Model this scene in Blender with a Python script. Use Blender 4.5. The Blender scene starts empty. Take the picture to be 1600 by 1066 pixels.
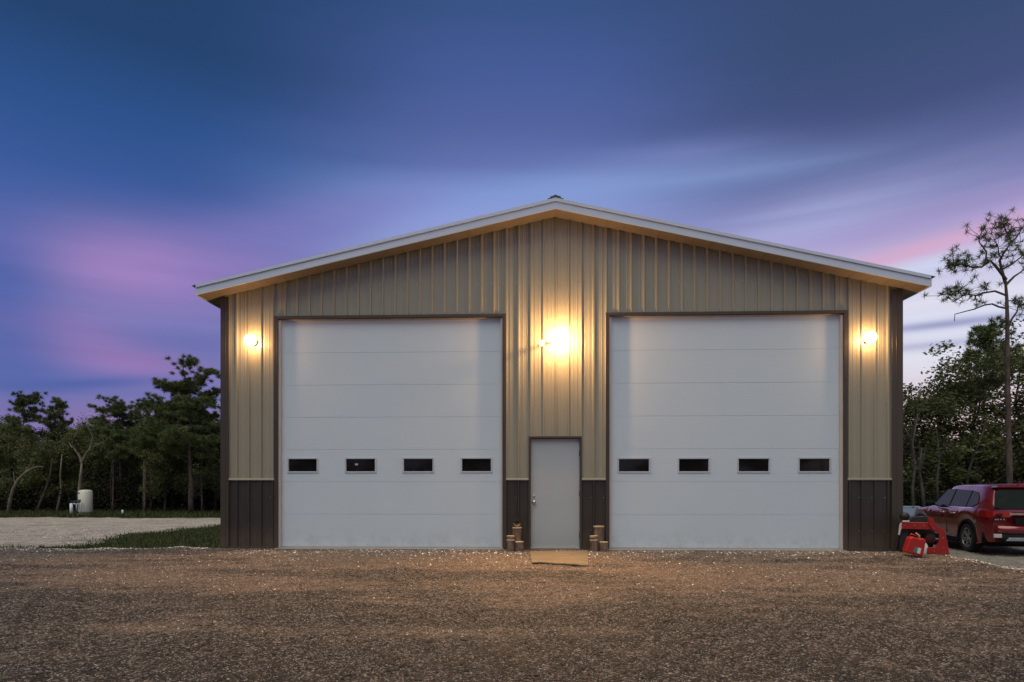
import bpy, math, random
import numpy as np
from mathutils import Vector, Matrix

random.seed(7)
RNG = np.random.default_rng(11)
scene = bpy.context.scene
C = scene.collection
R = math.radians

# ------------------------------------------------------------------ camera
F = 1000.0            # focal length in units of 1/1600 picture width
HC = 1.18             # eye height above the building slab
HOR = 758.0
D = 11.8              # distance to the facade
TH = math.atan(0.0385)
cam_d = bpy.data.cameras.new('camera')
cam = bpy.data.objects.new('camera', cam_d)
C.objects.link(cam)
cam.location = (0, 0, HC)
cam.rotation_euler = (R(90), 0, 0)
cam_d.sensor_width = 36
cam_d.lens = 36 * F / 1600
cam_d.shift_y = (HOR - 533) / 1600
cam_d.clip_end = 3000
cam_d.clip_start = 0.05
scene.camera = cam

# ------------------------------------------------------------------ world
def lin(c):
    return tuple((v / 12.92 if v <= 0.04045 else ((v + 0.055) / 1.055) ** 2.4) for v in [q / 255 for q in c])

SUN_EL, SUN_AZ = R(60), R(205)
world = bpy.data.worlds.new('World')
scene.world = world
world.use_nodes = True
wn, wl = world.node_tree.nodes, world.node_tree.links
wn.clear()

def wmath(op, a, b=None, c=None, clamp=False):
    n = wn.new('ShaderNodeMath'); n.operation = op; n.use_clamp = clamp
    for i, v in enumerate((a, b, c)):
        if v is None: continue
        if isinstance(v, (int, float)): n.inputs[i].default_value = v
        else: wl.new(v, n.inputs[i])
    return n.outputs[0]

def wmix(fac, a, b, mode='MIX'):
    n = wn.new('ShaderNodeMix'); n.data_type = 'RGBA'; n.blend_type = mode
    for sock, v in ((n.inputs[0], fac), (n.inputs[6], a), (n.inputs[7], b)):
        if isinstance(v, (int, float)): sock.default_value = v
        elif isinstance(v, tuple): sock.default_value = (*v, 1)
        else: wl.new(v, sock)
    return n.outputs[2]

def smooth(src, a, b):
    n = wn.new('ShaderNodeMapRange'); n.interpolation_type = 'SMOOTHERSTEP'
    wl.new(src, n.inputs[0]); n.inputs[1].default_value = a; n.inputs[2].default_value = b
    return n.outputs[0]

tc = wn.new('ShaderNodeTexCoord')
sep = wn.new('ShaderNodeSeparateXYZ'); wl.new(tc.outputs['Generated'], sep.inputs[0])
DX, DY, DZ = sep.outputs
# streaky clouds: noise squeezed vertically
mp = wn.new('ShaderNodeMapping'); wl.new(tc.outputs['Generated'], mp.inputs[0])
mp.inputs['Scale'].default_value = (1.3, 1.3, 9.0)
mp.inputs['Rotation'].default_value = (0, R(-4), 0)
n1 = wn.new('ShaderNodeTexNoise'); wl.new(mp.outputs[0], n1.inputs['Vector'])
n1.inputs['Scale'].default_value = 2.0; n1.inputs['Detail'].default_value = 7; n1.inputs['Roughness'].default_value = 0.5
mp2 = wn.new('ShaderNodeMapping'); wl.new(tc.outputs['Generated'], mp2.inputs[0])
mp2.inputs['Scale'].default_value = (1.5, 1.5, 26.0)
mp2.inputs['Location'].default_value = (3.1, 1.7, 0.4)
n2 = wn.new('ShaderNodeTexNoise'); wl.new(mp2.outputs[0], n2.inputs['Vector'])
n2.inputs['Scale'].default_value = 2.2; n2.inputs['Detail'].default_value = 6; n2.inputs['Roughness'].default_value = 0.55
N1, N2 = n1.outputs[0], n2.outputs[0]

def dz_of(x, y):
    v = ((x - 800) / F, 1.0, (HOR - y) / F)
    return v[2] / math.sqrt(sum(q * q for q in v))

def ramp(stops, src):
    n = wn.new('ShaderNodeValToRGB'); wl.new(src, n.inputs[0])
    n.color_ramp.interpolation = 'EASE' if False else 'LINEAR'
    el = n.color_ramp.elements
    stops = sorted(stops)
    while len(el) < len(stops): el.new(0.5)
    for e, (p, c) in zip(el, stops):
        e.position = p; e.color = (*lin(c), 1)
    return n.outputs[0]

warp = wmath('MULTIPLY', wmath('SUBTRACT', N1, 0.5), smooth(DZ, 0.5, 0.28))
warp = wmath('MULTIPLY', warp, 0.035)
ZL = wmath('ADD', wmath('MAXIMUM', DZ, 0.0), warp)
colL = ramp([(dz_of(100, y), c) for y, c in
             [(758, (146, 124, 168)), (650, (138, 122, 172)), (605, (98, 110, 168)), (540, (104, 114, 172)), (480, (104, 114, 172)),
              (400, (86, 104, 168)), (340, (72, 98, 162)), (260, (58, 88, 150)), (150, (46, 80, 136)), (20, (37, 66, 108))]] + [(1.0, (26, 46, 84))], ZL)
colM = ramp([(dz_of(760, y), c) for y, c in
             [(758, (190, 176, 200)), (450, (166, 160, 206)), (340, (144, 158, 214)), (300, (128, 150, 208)), (262, (98, 114, 172)),
              (200, (84, 100, 158)), (110, (72, 92, 150)), (20, (60, 84, 134))]] + [(1.0, (34, 52, 94))], ZL)
colR = ramp([(dz_of(1450, y), c) for y, c in
             [(758, (212, 178, 172)), (640, (214, 194, 202)), (560, (222, 220, 232)), (500, (216, 220, 238)), (450, (206, 206, 230)),
              (400, (192, 180, 214)), (350, (168, 160, 208)), (300, (122, 126, 176)), (240, (90, 98, 146)), (150, (68, 80, 124)),
              (30, (58, 76, 114))]] + [(1.0, (32, 46, 84))], ZL)
# azimuth weight: -1 left, 0 centre, 1 right
hyp = wmath('SQRT', wmath('ADD', wmath('MULTIPLY', DX, DX), wmath('MULTIPLY', DY, DY)))
AZ = wmath('ADD', wmath('DIVIDE', DX, wmath('MAXIMUM', hyp, 0.001)), wmath('MULTIPLY_ADD', N1, 0.10, -0.05))
sky = wmix(smooth(AZ, -0.52, 0.02), colL, colM)
sky = wmix(smooth(AZ, 0.0, 0.5), sky, colR)

def blob(col, x, y, rx, ry, color, amt, tilt=0.0, noise=0.6, src=N1):
    """a soft cloud patch in the sky round the direction of picture point x, y"""
    v = Vector(((x - 800) / F, 1.0, (HOR - y) / F)).normalized()
    ax = wmath('SUBTRACT', DX, v.x)
    az = wmath('SUBTRACT', DZ, v.z)
    az = wmath('SUBTRACT', az, wmath('MULTIPLY', ax, tilt))
    q = wmath('ADD', wmath('POWER', wmath('ABSOLUTE', wmath('DIVIDE', ax, rx)), 2.0),
              wmath('POWER', wmath('ABSOLUTE', wmath('DIVIDE', az, ry)), 2.0))
    g = wmath('EXPONENT', wmath('MULTIPLY', q, -1.0))
    g = wmath('MULTIPLY', g, smooth(DY, 0.0, 0.3))
    m = wmath('MULTIPLY_ADD', src, 2.0 * noise, 1.0 - noise)
    f = wmath('MULTIPLY', wmath('MULTIPLY', g, m), amt, clamp=True)
    return wmix(f, col, lin(color))

sky = blob(sky, 215, 415, 0.10, 0.045, (166, 132, 186), 0.85, tilt=0.10)
sky = blob(sky, 330, 440, 0.14, 0.06, (150, 126, 190), 0.6, tilt=0.25)
sky = blob(sky, 110, 520, 0.07, 0.03, (158, 122, 180), 0.8, tilt=-0.2)
sky = blob(sky, 500, 340, 0.20, 0.028, (126, 120, 186), 0.4, tilt=0.3)
sky = blob(sky, 260, 590, 0.13, 0.03, (134, 118, 182), 0.5, tilt=0.05)
sky = blob(sky, 130, 655, 0.16, 0.03, (142, 116, 172), 0.5)
sky = blob(sky, 10, 500, 0.05, 0.12, (74, 96, 164), 0.8)
sky = blob(sky, 215, 566, 0.07, 0.016, (156, 120, 180), 0.7)
sky = blob(sky, 300, 535, 0.08, 0.014, (112, 110, 176), 0.6)
sky = blob(sky, 110, 600, 0.09, 0.008, (84, 98, 164), 0.8, tilt=0.15)
sky = blob(sky, 640, 375, 0.10, 0.02, (142, 156, 210), 0.5, tilt=0.25, src=N2)
sky = blob(sky, 1180, 265, 0.17, 0.022, (136, 158, 208), 0.4, tilt=-0.08, src=N2)
sky = blob(sky, 930, 290, 0.14, 0.022, (140, 162, 212), 0.45, tilt=0.0, src=N2)
sky = blob(sky, 1060, 240, 0.12, 0.014, (120, 132, 188), 0.5, src=N2)
sky = blob(sky, 1260, 345, 0.14, 0.03, (178, 182, 224), 0.5, tilt=0.1, src=N2)
sky = blob(sky, 1430, 392, 0.16, 0.013, (212, 168, 200), 0.8, tilt=0.17, noise=0.3, src=N2)
sky = blob(sky, 1480, 335, 0.14, 0.02, (160, 142, 188), 0.4, tilt=0.12, src=N2)
sky = blob(sky, 1440, 420, 0.08, 0.012, (206, 214, 238), 0.7, tilt=0.1, src=N2)
sky = blob(sky, 1480, 506, 0.10, 0.006, (142, 142, 186), 0.8, noise=0.3, src=N2)
sky = blob(sky, 1450, 540, 0.10, 0.006, (170, 172, 204), 0.7, noise=0.4, src=N2)
sky = blob(sky, 1480, 470, 0.12, 0.012, (226, 222, 234), 0.6, noise=0.3, src=N2)
# fine streaks, stronger low in the sky
streak = wmath('MULTIPLY_ADD', wmath('SUBTRACT', N2, 0.5), wmath('MULTIPLY_ADD', smooth(DZ, 0.48, 0.2), 0.22, 0.0), 1.0)
vm = wn.new('ShaderNodeVectorMath'); vm.operation = 'SCALE'
hs = wn.new('ShaderNodeHueSaturation'); hs.inputs['Saturation'].default_value = 1.02; wl.new(sky, hs.inputs['Color']); wl.new(hs.outputs[0], vm.inputs[0]); wl.new(streak, vm.inputs[3])
bg = wn.new('ShaderNodeBackground'); wl.new(vm.outputs[0], bg.inputs[0]); bg.inputs[1].default_value = 1.0
nish = wn.new('ShaderNodeTexSky'); nish.sky_type = 'NISHITA'; nish.sun_disc = False
nish.sun_elevation = SUN_EL; nish.sun_rotation = SUN_AZ
bg2 = wn.new('ShaderNodeBackground'); wl.new(nish.outputs[0], bg2.inputs[0]); bg2.inputs[1].default_value = 0.003
addn = wn.new('ShaderNodeAddShader'); wl.new(bg.outputs[0], addn.inputs[0]); wl.new(bg2.outputs[0], addn.inputs[1])
wo = wn.new('ShaderNodeOutputWorld'); wl.new(addn.outputs[0], wo.inputs[0])
world.cycles.sampling_method = 'MANUAL'; world.cycles.sample_map_resolution = 512

# after-glow of the sky behind the photographer: one broad, soft, cool source
sd = bpy.data.lights.new('sun', 'SUN'); sun = bpy.data.objects.new('sun', sd); C.objects.link(sun)
sd.energy = 1.9; sd.angle = R(60); sd.color = (1.0, 0.975, 0.82)
sdir = Vector((math.sin(SUN_AZ) * math.cos(SUN_EL), math.cos(SUN_AZ) * math.cos(SUN_EL), math.sin(SUN_EL)))
sun.rotation_euler = (-sdir).to_track_quat('-Z', 'Y').to_euler()

scene.render.engine = 'CYCLES'
scene.cycles.use_denoising = True
scene.cycles.max_bounces = 6
scene.cycles.sample_clamp_indirect = 4
scene.view_settings.view_transform = 'Standard'
scene.view_settings.look = 'None'
scene.view_settings.exposure = 0.0
scene.view_settings.gamma = 1.0

# ------------------------------------------------------------------ helpers
def tag(o, label=None, cat=None, group=None, kind=None):
    if label: o['label'] = label
    if cat: o['category'] = cat
    if group: o['group'] = group
    if kind: o['kind'] = kind
    return o

def empty(name, loc=(0, 0, 0), rz=0.0, label=None, cat=None, group=None, parent=None):
    o = bpy.data.objects.new(name, None); C.objects.link(o)
    o.location = loc; o.rotation_euler = (0, 0, rz); o.empty_display_size = 0.2
    if parent: o.parent = parent
    return tag(o, label, cat, group)

def link(name, me, parent=None, m=None, smooth_=False):
    if m is not None:
        me.materials.clear(); me.materials.append(m)
    if smooth_:
        me.polygons.foreach_set('use_smooth', [True] * len(me.polygons))
    o = bpy.data.objects.new(name, me); C.objects.link(o)
    if parent: o.parent = parent
    return o

class MB:
    def __init__(s): s.v = []; s.f = []
    def add(s, vs, fs):
        b = len(s.v); s.v += [tuple(v) for v in vs]; s.f += [tuple(b + i for i in f) for f in fs]; return s
    def box(s, x0, x1, y0, y1, z0, z1):
        return s.add([(x0, y0, z0), (x1, y0, z0), (x1, y1, z0), (x0, y1, z0), (x0, y0, z1), (x1, y0, z1), (x1, y1, z1), (x0, y1, z1)],
                     [(0, 3, 2, 1), (4, 5, 6, 7), (0, 1, 5, 4), (1, 2, 6, 5), (2, 3, 7, 6), (3, 0, 4, 7)])
    def prism(s, poly, d0, d1, axis=1):
        """poly in the two other axes, extruded along axis from d0 to d1"""
        n = len(poly)
        def mk(a, b, d):
            p = [a, b]; p.insert(axis, d); return tuple(p)
        vs = [mk(a, b, d0) for a, b in poly] + [mk(a, b, d1) for a, b in poly]
        fs = [tuple(range(n)), tuple(range(2 * n - 1, n - 1, -1))] + [(i, n + i, n + (i + 1) % n, (i + 1) % n) for i in range(n)]
        return s.add(vs, fs)
    def tube(s, pts, rads, n=8, cap=True):
        pts = [Vector(p) for p in pts]
        if isinstance(rads, (int, float)): rads = [rads] * len(pts)
        vs = []; fs = []
        ref = Vector((0.3, 0.2, 1)).normalized()
        for i, p in enumerate(pts):
            d = (pts[min(i + 1, len(pts) - 1)] - pts[max(i - 1, 0)]).normalized()
            a = d.cross(ref)
            if a.length < 0.1: a = d.cross(Vector((1, 0, 0)))
            a.normalize(); b = d.cross(a).normalized()
            for k in range(n):
                t = 2 * math.pi * k / n
                vs.append(p + (a * math.cos(t) + b * math.sin(t)) * rads[i])
        for i in range(len(pts) - 1):
            for k in range(n):
                k2 = (k + 1) % n
                fs.append((i * n + k, i * n + k2, (i + 1) * n + k2, (i + 1) * n + k))
        if cap:
            fs.append(tuple(range(n - 1, -1, -1))); fs.append(tuple((len(pts) - 1) * n + k for k in range(n)))
        return s.add(vs, fs)
    def lathe(s, prof, n=24, c=(0, 0, 0), axis='Z'):
        """prof: list of (r, h)"""
        vs = []; fs = []
        for r, h in prof:
            for k in range(n):
                t = 2 * math.pi * k / n
                x, y, z = r * math.cos(t), r * math.sin(t), h
                if axis == 'Y': x, y, z = x, h, y
                if axis == 'X': x, y, z = h, x, y
                vs.append((c[0] + x, c[1] + y, c[2] + z))
        for i in range(len(prof) - 1):
            for k in range(n):
                k2 = (k + 1) % n
                fs.append((i * n + k, i * n + k2, (i + 1) * n + k2, (i + 1) * n + k))
        return s.add(vs, fs)
    def mesh(s, name):
        me = bpy.data.meshes.new(name); me.from_pydata(s.v, [], s.f); me.update(); return me
    def build(s, name, m, parent=None, smooth_=False, bevel=0.0):
        o = link(name, s.mesh(name), parent, m, smooth_)
        if bevel:
            b = o.modifiers.new('bevel', 'BEVEL'); b.width = bevel; b.segments = 2; b.limit_method = 'ANGLE'
        return o

def np_mesh(name, verts, faces, tint=None):
    verts = np.asarray(verts, dtype=np.float32); faces = np.asarray(faces, dtype=np.int32)
    me = bpy.data.meshes.new(name)
    me.vertices.add(len(verts)); me.vertices.foreach_set('co', verts.ravel())
    k = faces.shape[1]
    me.loops.add(faces.size); me.loops.foreach_set('vertex_index', faces.ravel())
    me.polygons.add(len(faces)); me.polygons.foreach_set('loop_start', np.arange(0, faces.size, k, dtype=np.int32))
    me.update(calc_edges=True)
    if tint is not None:
        a = me.attributes.new('tint', 'FLOAT', 'POINT'); a.data.foreach_set('value', np.asarray(tint, dtype=np.float32))
    return me

class Nodes:
    def __init__(s, name):
        s.m = bpy.data.materials.new(name); s.m.use_nodes = True
        s.n = s.m.node_tree.nodes; s.l = s.m.node_tree.links
        s.b = s.n['Principled BSDF']; s.tc = s.n.new('ShaderNodeTexCoord')
    def set(s, sock, v):
        if isinstance(v, (int, float)): sock.default_value = v
        elif isinstance(v, tuple): sock.default_value = (*v, 1) if len(v) == 3 and sock.type == 'RGBA' else v
        else: s.l.new(v, sock)
    def noise(s, scale, detail=4, rough=0.5, vec=None, sc=None, out=0):
        n = s.n.new('ShaderNodeTexNoise')
        n.inputs['Scale'].default_value = scale; n.inputs['Detail'].default_value = detail; n.inputs['Roughness'].default_value = rough
        v = vec or s.tc.outputs['Object']
        if sc:
            m = s.n.new('ShaderNodeMapping'); m.inputs['Scale'].default_value = sc; s.l.new(v, m.inputs[0]); v = m.outputs[0]
        s.l.new(v, n.inputs['Vector'])
        return n.outputs[out]
    def voro(s, scale, vec=None, out='Color', feature='F1'):
        n = s.n.new('ShaderNodeTexVoronoi'); n.feature = feature; n.inputs['Scale'].default_value = scale
        s.l.new(vec or s.tc.outputs['Object'], n.inputs['Vector']); return n.outputs[out]
    def math(s, op, a, b=0.0, c=0.0, clamp=False):
        n = s.n.new('ShaderNodeMath'); n.operation = op; n.use_clamp = clamp
        for i, v in enumerate((a, b, c)): s.set(n.inputs[i], v)
        return n.outputs[0]
    def mr(s, src, a, b, c=0.0, d=1.0, smooth_=True):
        n = s.n.new('ShaderNodeMapRange'); n.interpolation_type = 'SMOOTHSTEP' if smooth_ else 'LINEAR'
        s.set(n.inputs[0], src); n.inputs[1].default_value = a; n.inputs[2].default_value = b
        n.inputs[3].default_value = c; n.inputs[4].default_value = d
        return n.outputs[0]
    def mix(s, f, a, b, mode='MIX'):
        n = s.n.new('ShaderNodeMix'); n.data_type = 'RGBA'; n.blend_type = mode
        s.set(n.inputs[0], f); s.set(n.inputs[6], a); s.set(n.inputs[7], b)
        return n.outputs[2]
    def attr(s, name, out='Fac'):
        n = s.n.new('ShaderNodeAttribute'); n.attribute_name = name; return n.outputs[out]
    def bump(s, h, strength=0.3, dist=0.01):
        n = s.n.new('ShaderNodeBump'); n.inputs['Strength'].default_value = strength; n.inputs['Distance'].default_value = dist
        s.l.new(h, n.inputs['Height']); s.l.new(n.outputs[0], s.b.inputs['Normal'])
    def base(s, v): s.set(s.b.inputs['Base Color'], v)
    def rough(s, v): s.set(s.b.inputs['Roughness'], v)

def mat(name, col, rough=0.5, metal=0.0, var=0.12, scale=6.0, bump=0.0, bscale=60.0, dirt=0.0, spec=0.5, sc=None, coat=0.0):
    k = Nodes(name)
    nz = k.noise(scale, 5, 0.6, sc=sc)
    c1 = tuple(v * (1 - var) for v in col); c2 = tuple(min(1, v * (1 + var)) for v in col)
    c = k.mix(nz, c1, c2)
    if dirt:
        z = k.n.new('ShaderNodeSeparateXYZ'); k.l.new(k.tc.outputs['Object'], z.inputs[0])
        f = k.math('MULTIPLY', k.mr(z.outputs[2], 0.55, 0.0), k.math('MULTIPLY', k.noise(5, 6, 0.7), dirt), clamp=True)
        c = k.mix(f, c, (0.2, 0.14, 0.09))
    k.base(c)
    k.rough(k.mr(k.noise(scale * 2.3, 4), 0.3, 0.7, max(0.02, rough - 0.08), min(1, rough + 0.08)))
    k.b.inputs['Metallic'].default_value = metal
    k.b.inputs['Specular IOR Level'].default_value = spec
    k.b.inputs['Coat Weight'].default_value = coat
    if bump: k.bump(k.noise(bscale, 5, 0.6), 1.0, bump)
    return k.m

M = {}
M['tan'] = mat('tan_painted_steel', (0.285, 0.268, 0.195), 0.40, var=0.06, scale=2.2, bump=0.00025, bscale=9, dirt=0.25)
M['brown'] = mat('brown_painted_steel', (0.036, 0.029, 0.022), 0.45, var=0.14, scale=3, bump=0.00025, bscale=9, dirt=0.5)
M['trim'] = mat('brown_trim', (0.052, 0.040, 0.028), 0.42, var=0.12, scale=5, dirt=0.4)
M['white'] = mat('white_steel', (0.46, 0.52, 0.55), 0.45, var=0.04, scale=1.3, dirt=0.12)
M['fascia'] = mat('white_fascia', (0.56, 0.62, 0.70), 0.4, var=0.05, scale=2.0)
M['soffit'] = mat('soffit_vinyl', (0.19, 0.16, 0.13), 0.6, var=0.2, scale=3)
M['roof'] = mat('dark_roof_steel', (0.045, 0.055, 0.055), 0.5, var=0.15)
M['black'] = mat('black_rubber', (0.012, 0.012, 0.012), 0.7)
M['door'] = mat('entry_door_paint', (0.40, 0.44, 0.445), 0.5, var=0.05, scale=2.5, dirt=0.25)
M['concrete'] = mat('concrete', (0.36, 0.33, 0.29), 0.9, var=0.2, scale=5, bump=0.002)
M['seal'] = mat('weather_seal', (0.42, 0.40, 0.37), 0.7, var=0.2, scale=7)
M['steel'] = mat('brushed_steel', (0.6, 0.58, 0.52), 0.3, 1.0)
M['chrome'] = mat('chrome', (0.75, 0.77, 0.8), 0.12, 1.0)
M['caulk'] = mat('door_stop_vinyl', (0.55, 0.5, 0.45), 0.6, var=0.25, scale=3, sc=(1, 1, 0.4))

def glass_dark():
    k = Nodes('dark_window_glass')
    k.base(k.mix(k.noise(3, 3), (0.006, 0.006, 0.006), (0.012, 0.011, 0.01)))
    k.rough(k.mr(k.noise(8, 3), 0.3, 0.7, 0.03, 0.06)); k.b.inputs['Specular IOR Level'].default_value = 0.25
    return k.m
M['pane'] = glass_dark()

def door_skin():
    k = Nodes('garage_door_skin')
    z = k.n.new('ShaderNodeSeparateXYZ'); k.l.new(k.tc.outputs['Object'], z.inputs[0])
    c = k.mix(k.noise(1.1, 6, 0.6), (0.545, 0.63, 0.675), (0.59, 0.67, 0.70))
    streak = k.noise(2.0, 6, 0.7, sc=(9, 9, 0.5))
    c = k.mix(k.mr(streak, 0.55, 0.8, 0, 0.12), c, (0.42, 0.40, 0.36))
    dirt = k.math('MULTIPLY', k.mr(z.outputs[2], 0.5, 0.0), k.mr(k.noise(6, 6, 0.7), 0.35, 0.75, 0, 0.35))
    c = k.mix(dirt, c, (0.33, 0.27, 0.2))
    # shallow pressed ribs: fine horizontal relief plus stucco emboss
    w = k.n.new('ShaderNodeTexWave'); w.wave_type = 'BANDS'; w.bands_direction = 'Z'; w.inputs['Scale'].default_value = 6.2
    k.l.new(k.tc.outputs['Object'], w.inputs['Vector'])
    h = k.math('ADD', k.math('MULTIPLY', w.outputs[1], 0.5), k.noise(120, 3, 0.6))
    k.base(c); k.rough(k.mr(k.noise(4), 0.3, 0.7, 0.42, 0.6)); k.bump(h, 0.7, 0.0009)
    return k.m
M['skin'] = door_skin()

def patch_factor(k):
    """tan or dark patches and faint tracks across the gravel, 0 dark .. 1 tan"""
    big = k.noise(0.42, 4, 0.6, sc=(0.55, 1.5, 1)); mid = k.noise(1.9, 5, 0.7, sc=(0.45, 1.4, 1))
    trk = k.noise(1.0, 3, 0.5, sc=(0.16, 2.6, 1))
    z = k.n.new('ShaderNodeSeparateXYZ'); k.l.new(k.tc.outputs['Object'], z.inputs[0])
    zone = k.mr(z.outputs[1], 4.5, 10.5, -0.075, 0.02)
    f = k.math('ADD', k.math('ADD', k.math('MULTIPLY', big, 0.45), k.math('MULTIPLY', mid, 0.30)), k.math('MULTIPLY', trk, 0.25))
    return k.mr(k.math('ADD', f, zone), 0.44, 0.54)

def tinted(name, stops, rough=0.9, spec=0.3, trans=0.0, patch=False):
    k = Nodes(name)
    r = k.n.new('ShaderNodeValToRGB'); k.l.new(k.attr('tint'), r.inputs[0])
    el = r.color_ramp.elements
    while len(el) < len(stops): el.new(0.5)
    for e, (p, c) in zip(el, stops): e.position = p; e.color = (*c, 1)
    rnd = k.n.new('ShaderNodeObjectInfo')
    hv = k.math('MULTIPLY_ADD', rnd.outputs['Random'], 0.35, 0.82)
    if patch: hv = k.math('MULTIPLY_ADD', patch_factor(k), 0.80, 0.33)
    sc = k.n.new('ShaderNodeVectorMath'); sc.operation = 'SCALE'; k.l.new(r.outputs[0], sc.inputs[0]); k.l.new(hv, sc.inputs[3])
    k.base(sc.outputs[0]); k.rough(rough); k.b.inputs['Specular IOR Level'].default_value = spec
    if trans:
        k.b.inputs['Transmission Weight'].default_value = 0.0
        tr = k.n.new('ShaderNodeBsdfTranslucent'); k.l.new(sc.outputs[0], tr.inputs[0])
        mx = k.n.new('ShaderNodeMixShader'); mx.inputs[0].default_value = trans
        out = k.n['Material Output']
        k.l.new(k.b.outputs[0], mx.inputs[1]); k.l.new(tr.outputs[0], mx.inputs[2]); k.l.new(mx.outputs[0], out.inputs[0])
    return k.m
M['leaf'] = tinted('oak_leaves', [(0, (0.060, 0.074, 0.026)), (0.5, (0.130, 0.152, 0.052)), (1, (0.25, 0.24, 0.09))], 0.6, 0.3, 0.25)
M['needle'] = tinted('pine_needles', [(0, (0.058, 0.080, 0.028)), (0.5, (0.115, 0.148, 0.052)), (1, (0.21, 0.23, 0.08))], 0.6, 0.3, 0.2)
M['brush'] = tinted('brush', [(0, (0.014, 0.014, 0.009)), (0.6, (0.032, 0.032, 0.018)), (1, (0.075, 0.066, 0.035))], 0.8, 0.2, 0.15)
M['grass'] = tinted('grass_blades', [(0, (0.036, 0.050, 0.016)), (0.6, (0.075, 0.095, 0.028)), (1, (0.17, 0.15, 0.075))], 0.8, 0.2, 0.25)
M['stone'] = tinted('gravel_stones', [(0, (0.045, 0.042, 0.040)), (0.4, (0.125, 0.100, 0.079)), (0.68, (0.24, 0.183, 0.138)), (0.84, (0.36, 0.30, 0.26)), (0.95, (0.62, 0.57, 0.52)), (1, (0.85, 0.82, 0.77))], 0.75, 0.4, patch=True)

def bark(name, a, b):
    k = Nodes(name)
    nz = k.noise(9, 6, 0.7, sc=(1, 1, 0.25))
    k.base(k.mix(k.mr(nz, 0.35, 0.65), a, b)); k.rough(0.92); k.bump(nz, 1.0, 0.03)
    return k.m
M['pine_bark'] = bark('pine_bark', (0.045, 0.032, 0.026), (0.13, 0.09, 0.07))
M['oak_bark'] = bark('oak_bark', (0.04, 0.035, 0.03), (0.10, 0.09, 0.075))
M['pale_bark'] = bark('pale_bark', (0.10, 0.082, 0.06), (0.22, 0.185, 0.14))
M['log_bark'] = bark('log_bark', (0.10, 0.065, 0.045), (0.23, 0.155, 0.105))

# ------------------------------------------------------------------ terrain
cs, sn = math.cos(TH), math.sin(TH)
def to_world(u, v, z=0.0): return Vector((u * cs + v * sn, D - u * sn + v * cs, z))
def pxu(x, v=0.0):
    t = (x - 800) / F
    return (t * (D + v * cs) - v * sn) / (cs + t * sn)
def pxz(x, y, v=0.0):
    u = pxu(x, v); Y = D - u * sn + v * cs
    return HC + (HOR - y) * Y / F

def sstep(a, b, x):
    t = np.clip((x - a) / (b - a), 0, 1); return t * t * (3 - 2 * t)
PADX = 7.25
def wob(x, y):
    return (np.sin(x * 0.9 + 1.3) * np.cos(y * 0.7) + 0.5 * np.sin(x * 2.3 + y * 1.1) + 0.35 * np.sin(x * 5.1 - y * 3.7 + 2) ) 
def gz(x, y):
    x = np.asarray(x, float); y = np.asarray(y, float)
    front = -0.25 * np.clip((11.0 - y) / 7.0, 0, 1.6)
    edge_l = sstep(-5.3, -6.1, x) * sstep(D + 0.15, D + 1.7, y)
    edge_r = sstep(PADX, PADX + 1.9, x + 0.10 * wob(y * 2, x) )
    back = sstep(D + 16, D + 19, y)
    low = np.maximum(np.maximum(edge_l, edge_r), back)
    z = front * (1 - low) + low * -0.47
    flat = sstep(D - 1.0, D - 0.2, y) * sstep(-6.2, -5.6, x) * sstep(7.2, 6.8, x) * (1 - back)
    rough = 0.014 * wob(x * 1.7, y * 1.9) + 0.006 * wob(x * 6, y * 7 + 1)
    return z + rough * (1 - flat) * np.where(y > 60, 0, 1) - 0.004
def ground_at(px, py):
    """world point where the view ray through picture point px, py meets the ground"""
    Y = 10.0
    for _ in range(60):
        z = float(gz((px - 800) / F * Y, Y)); Yn = (HC - z) * F / (py - HOR); Y = 0.5 * Y + 0.5 * Yn
    X = (px - 800) / F * Y
    return Vector((X, Y, float(gz(X, Y))))

def axis_pts(dense0, dense1, step, far0, far1):
    a = list(np.arange(dense0, dense1 + 1e-6, step)); s = step; p = dense1
    while p < far1: s *= 1.25; p += s; a.append(p)
    s = step; p = dense0
    while p > far0: s *= 1.25; p -= s; a.insert(0, p)
    return np.array(a)
gx = axis_pts(-24, 20, 0.16, -900, 900); gy = axis_pts(2.5, 38, 0.14, -60, 1500)
GX, GY = np.meshgrid(gx, gy)
GZ = gz(GX, GY)
nx, ny = len(gx), len(gy)
idx = np.arange(nx * ny).reshape(ny, nx)
gf = np.stack([idx[:-1, :-1], idx[:-1, 1:], idx[1:, 1:], idx[1:, :-1]], -1).reshape(-1, 4)
gme = np_mesh('ground', np.stack([GX, GY, GZ], -1).reshape(-1, 3), gf)
def pad_mask(x, y):
    left = 1 - sstep(-0.3, 0.3, (y - (D + 0.25 + 0.10 * wob(x * 1.3, 2.0)))) * (x < -5.3)
    right = 1 - sstep(-0.35, 0.35, x - (PADX + 0.25 + 0.15 * wob(y * 1.5, 1.0)))
    return left * right * (y < D + 17)
def grass_mask(x, y):
    g1 = sstep(-12.3 - 0.5, -11.3, x + 0.5 * wob(y * 0.5, x * 0.3)) * (x < 0) * (y > D)
    g2 = sstep(31.5, 33.0, y + 0.4 * wob(x * 0.4, 0.0)) * (x < 3)
    g3 = sstep(22, 25, y + 0.7 * wob(x * 0.4, 0.0)) * (x >= 3)
    thin = 0.52 * (x < -5.3) * sstep(D + 3.6, D + 1.2, y) * (0.5 + 0.5 * np.sin(x * 1.7 + 1))
    return np.clip(np.maximum.reduce([g1, g2, g3, thin]), 0, 1)
for nm, arr in (('pad', pad_mask(GX, GY)), ('grassy', grass_mask(GX, GY)), ('rightside', (GX > 6) * 1.0)):
    a = gme.attributes.new(nm, 'FLOAT', 'POINT'); a.data.foreach_set('value', arr.astype(np.float32).ravel())
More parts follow.
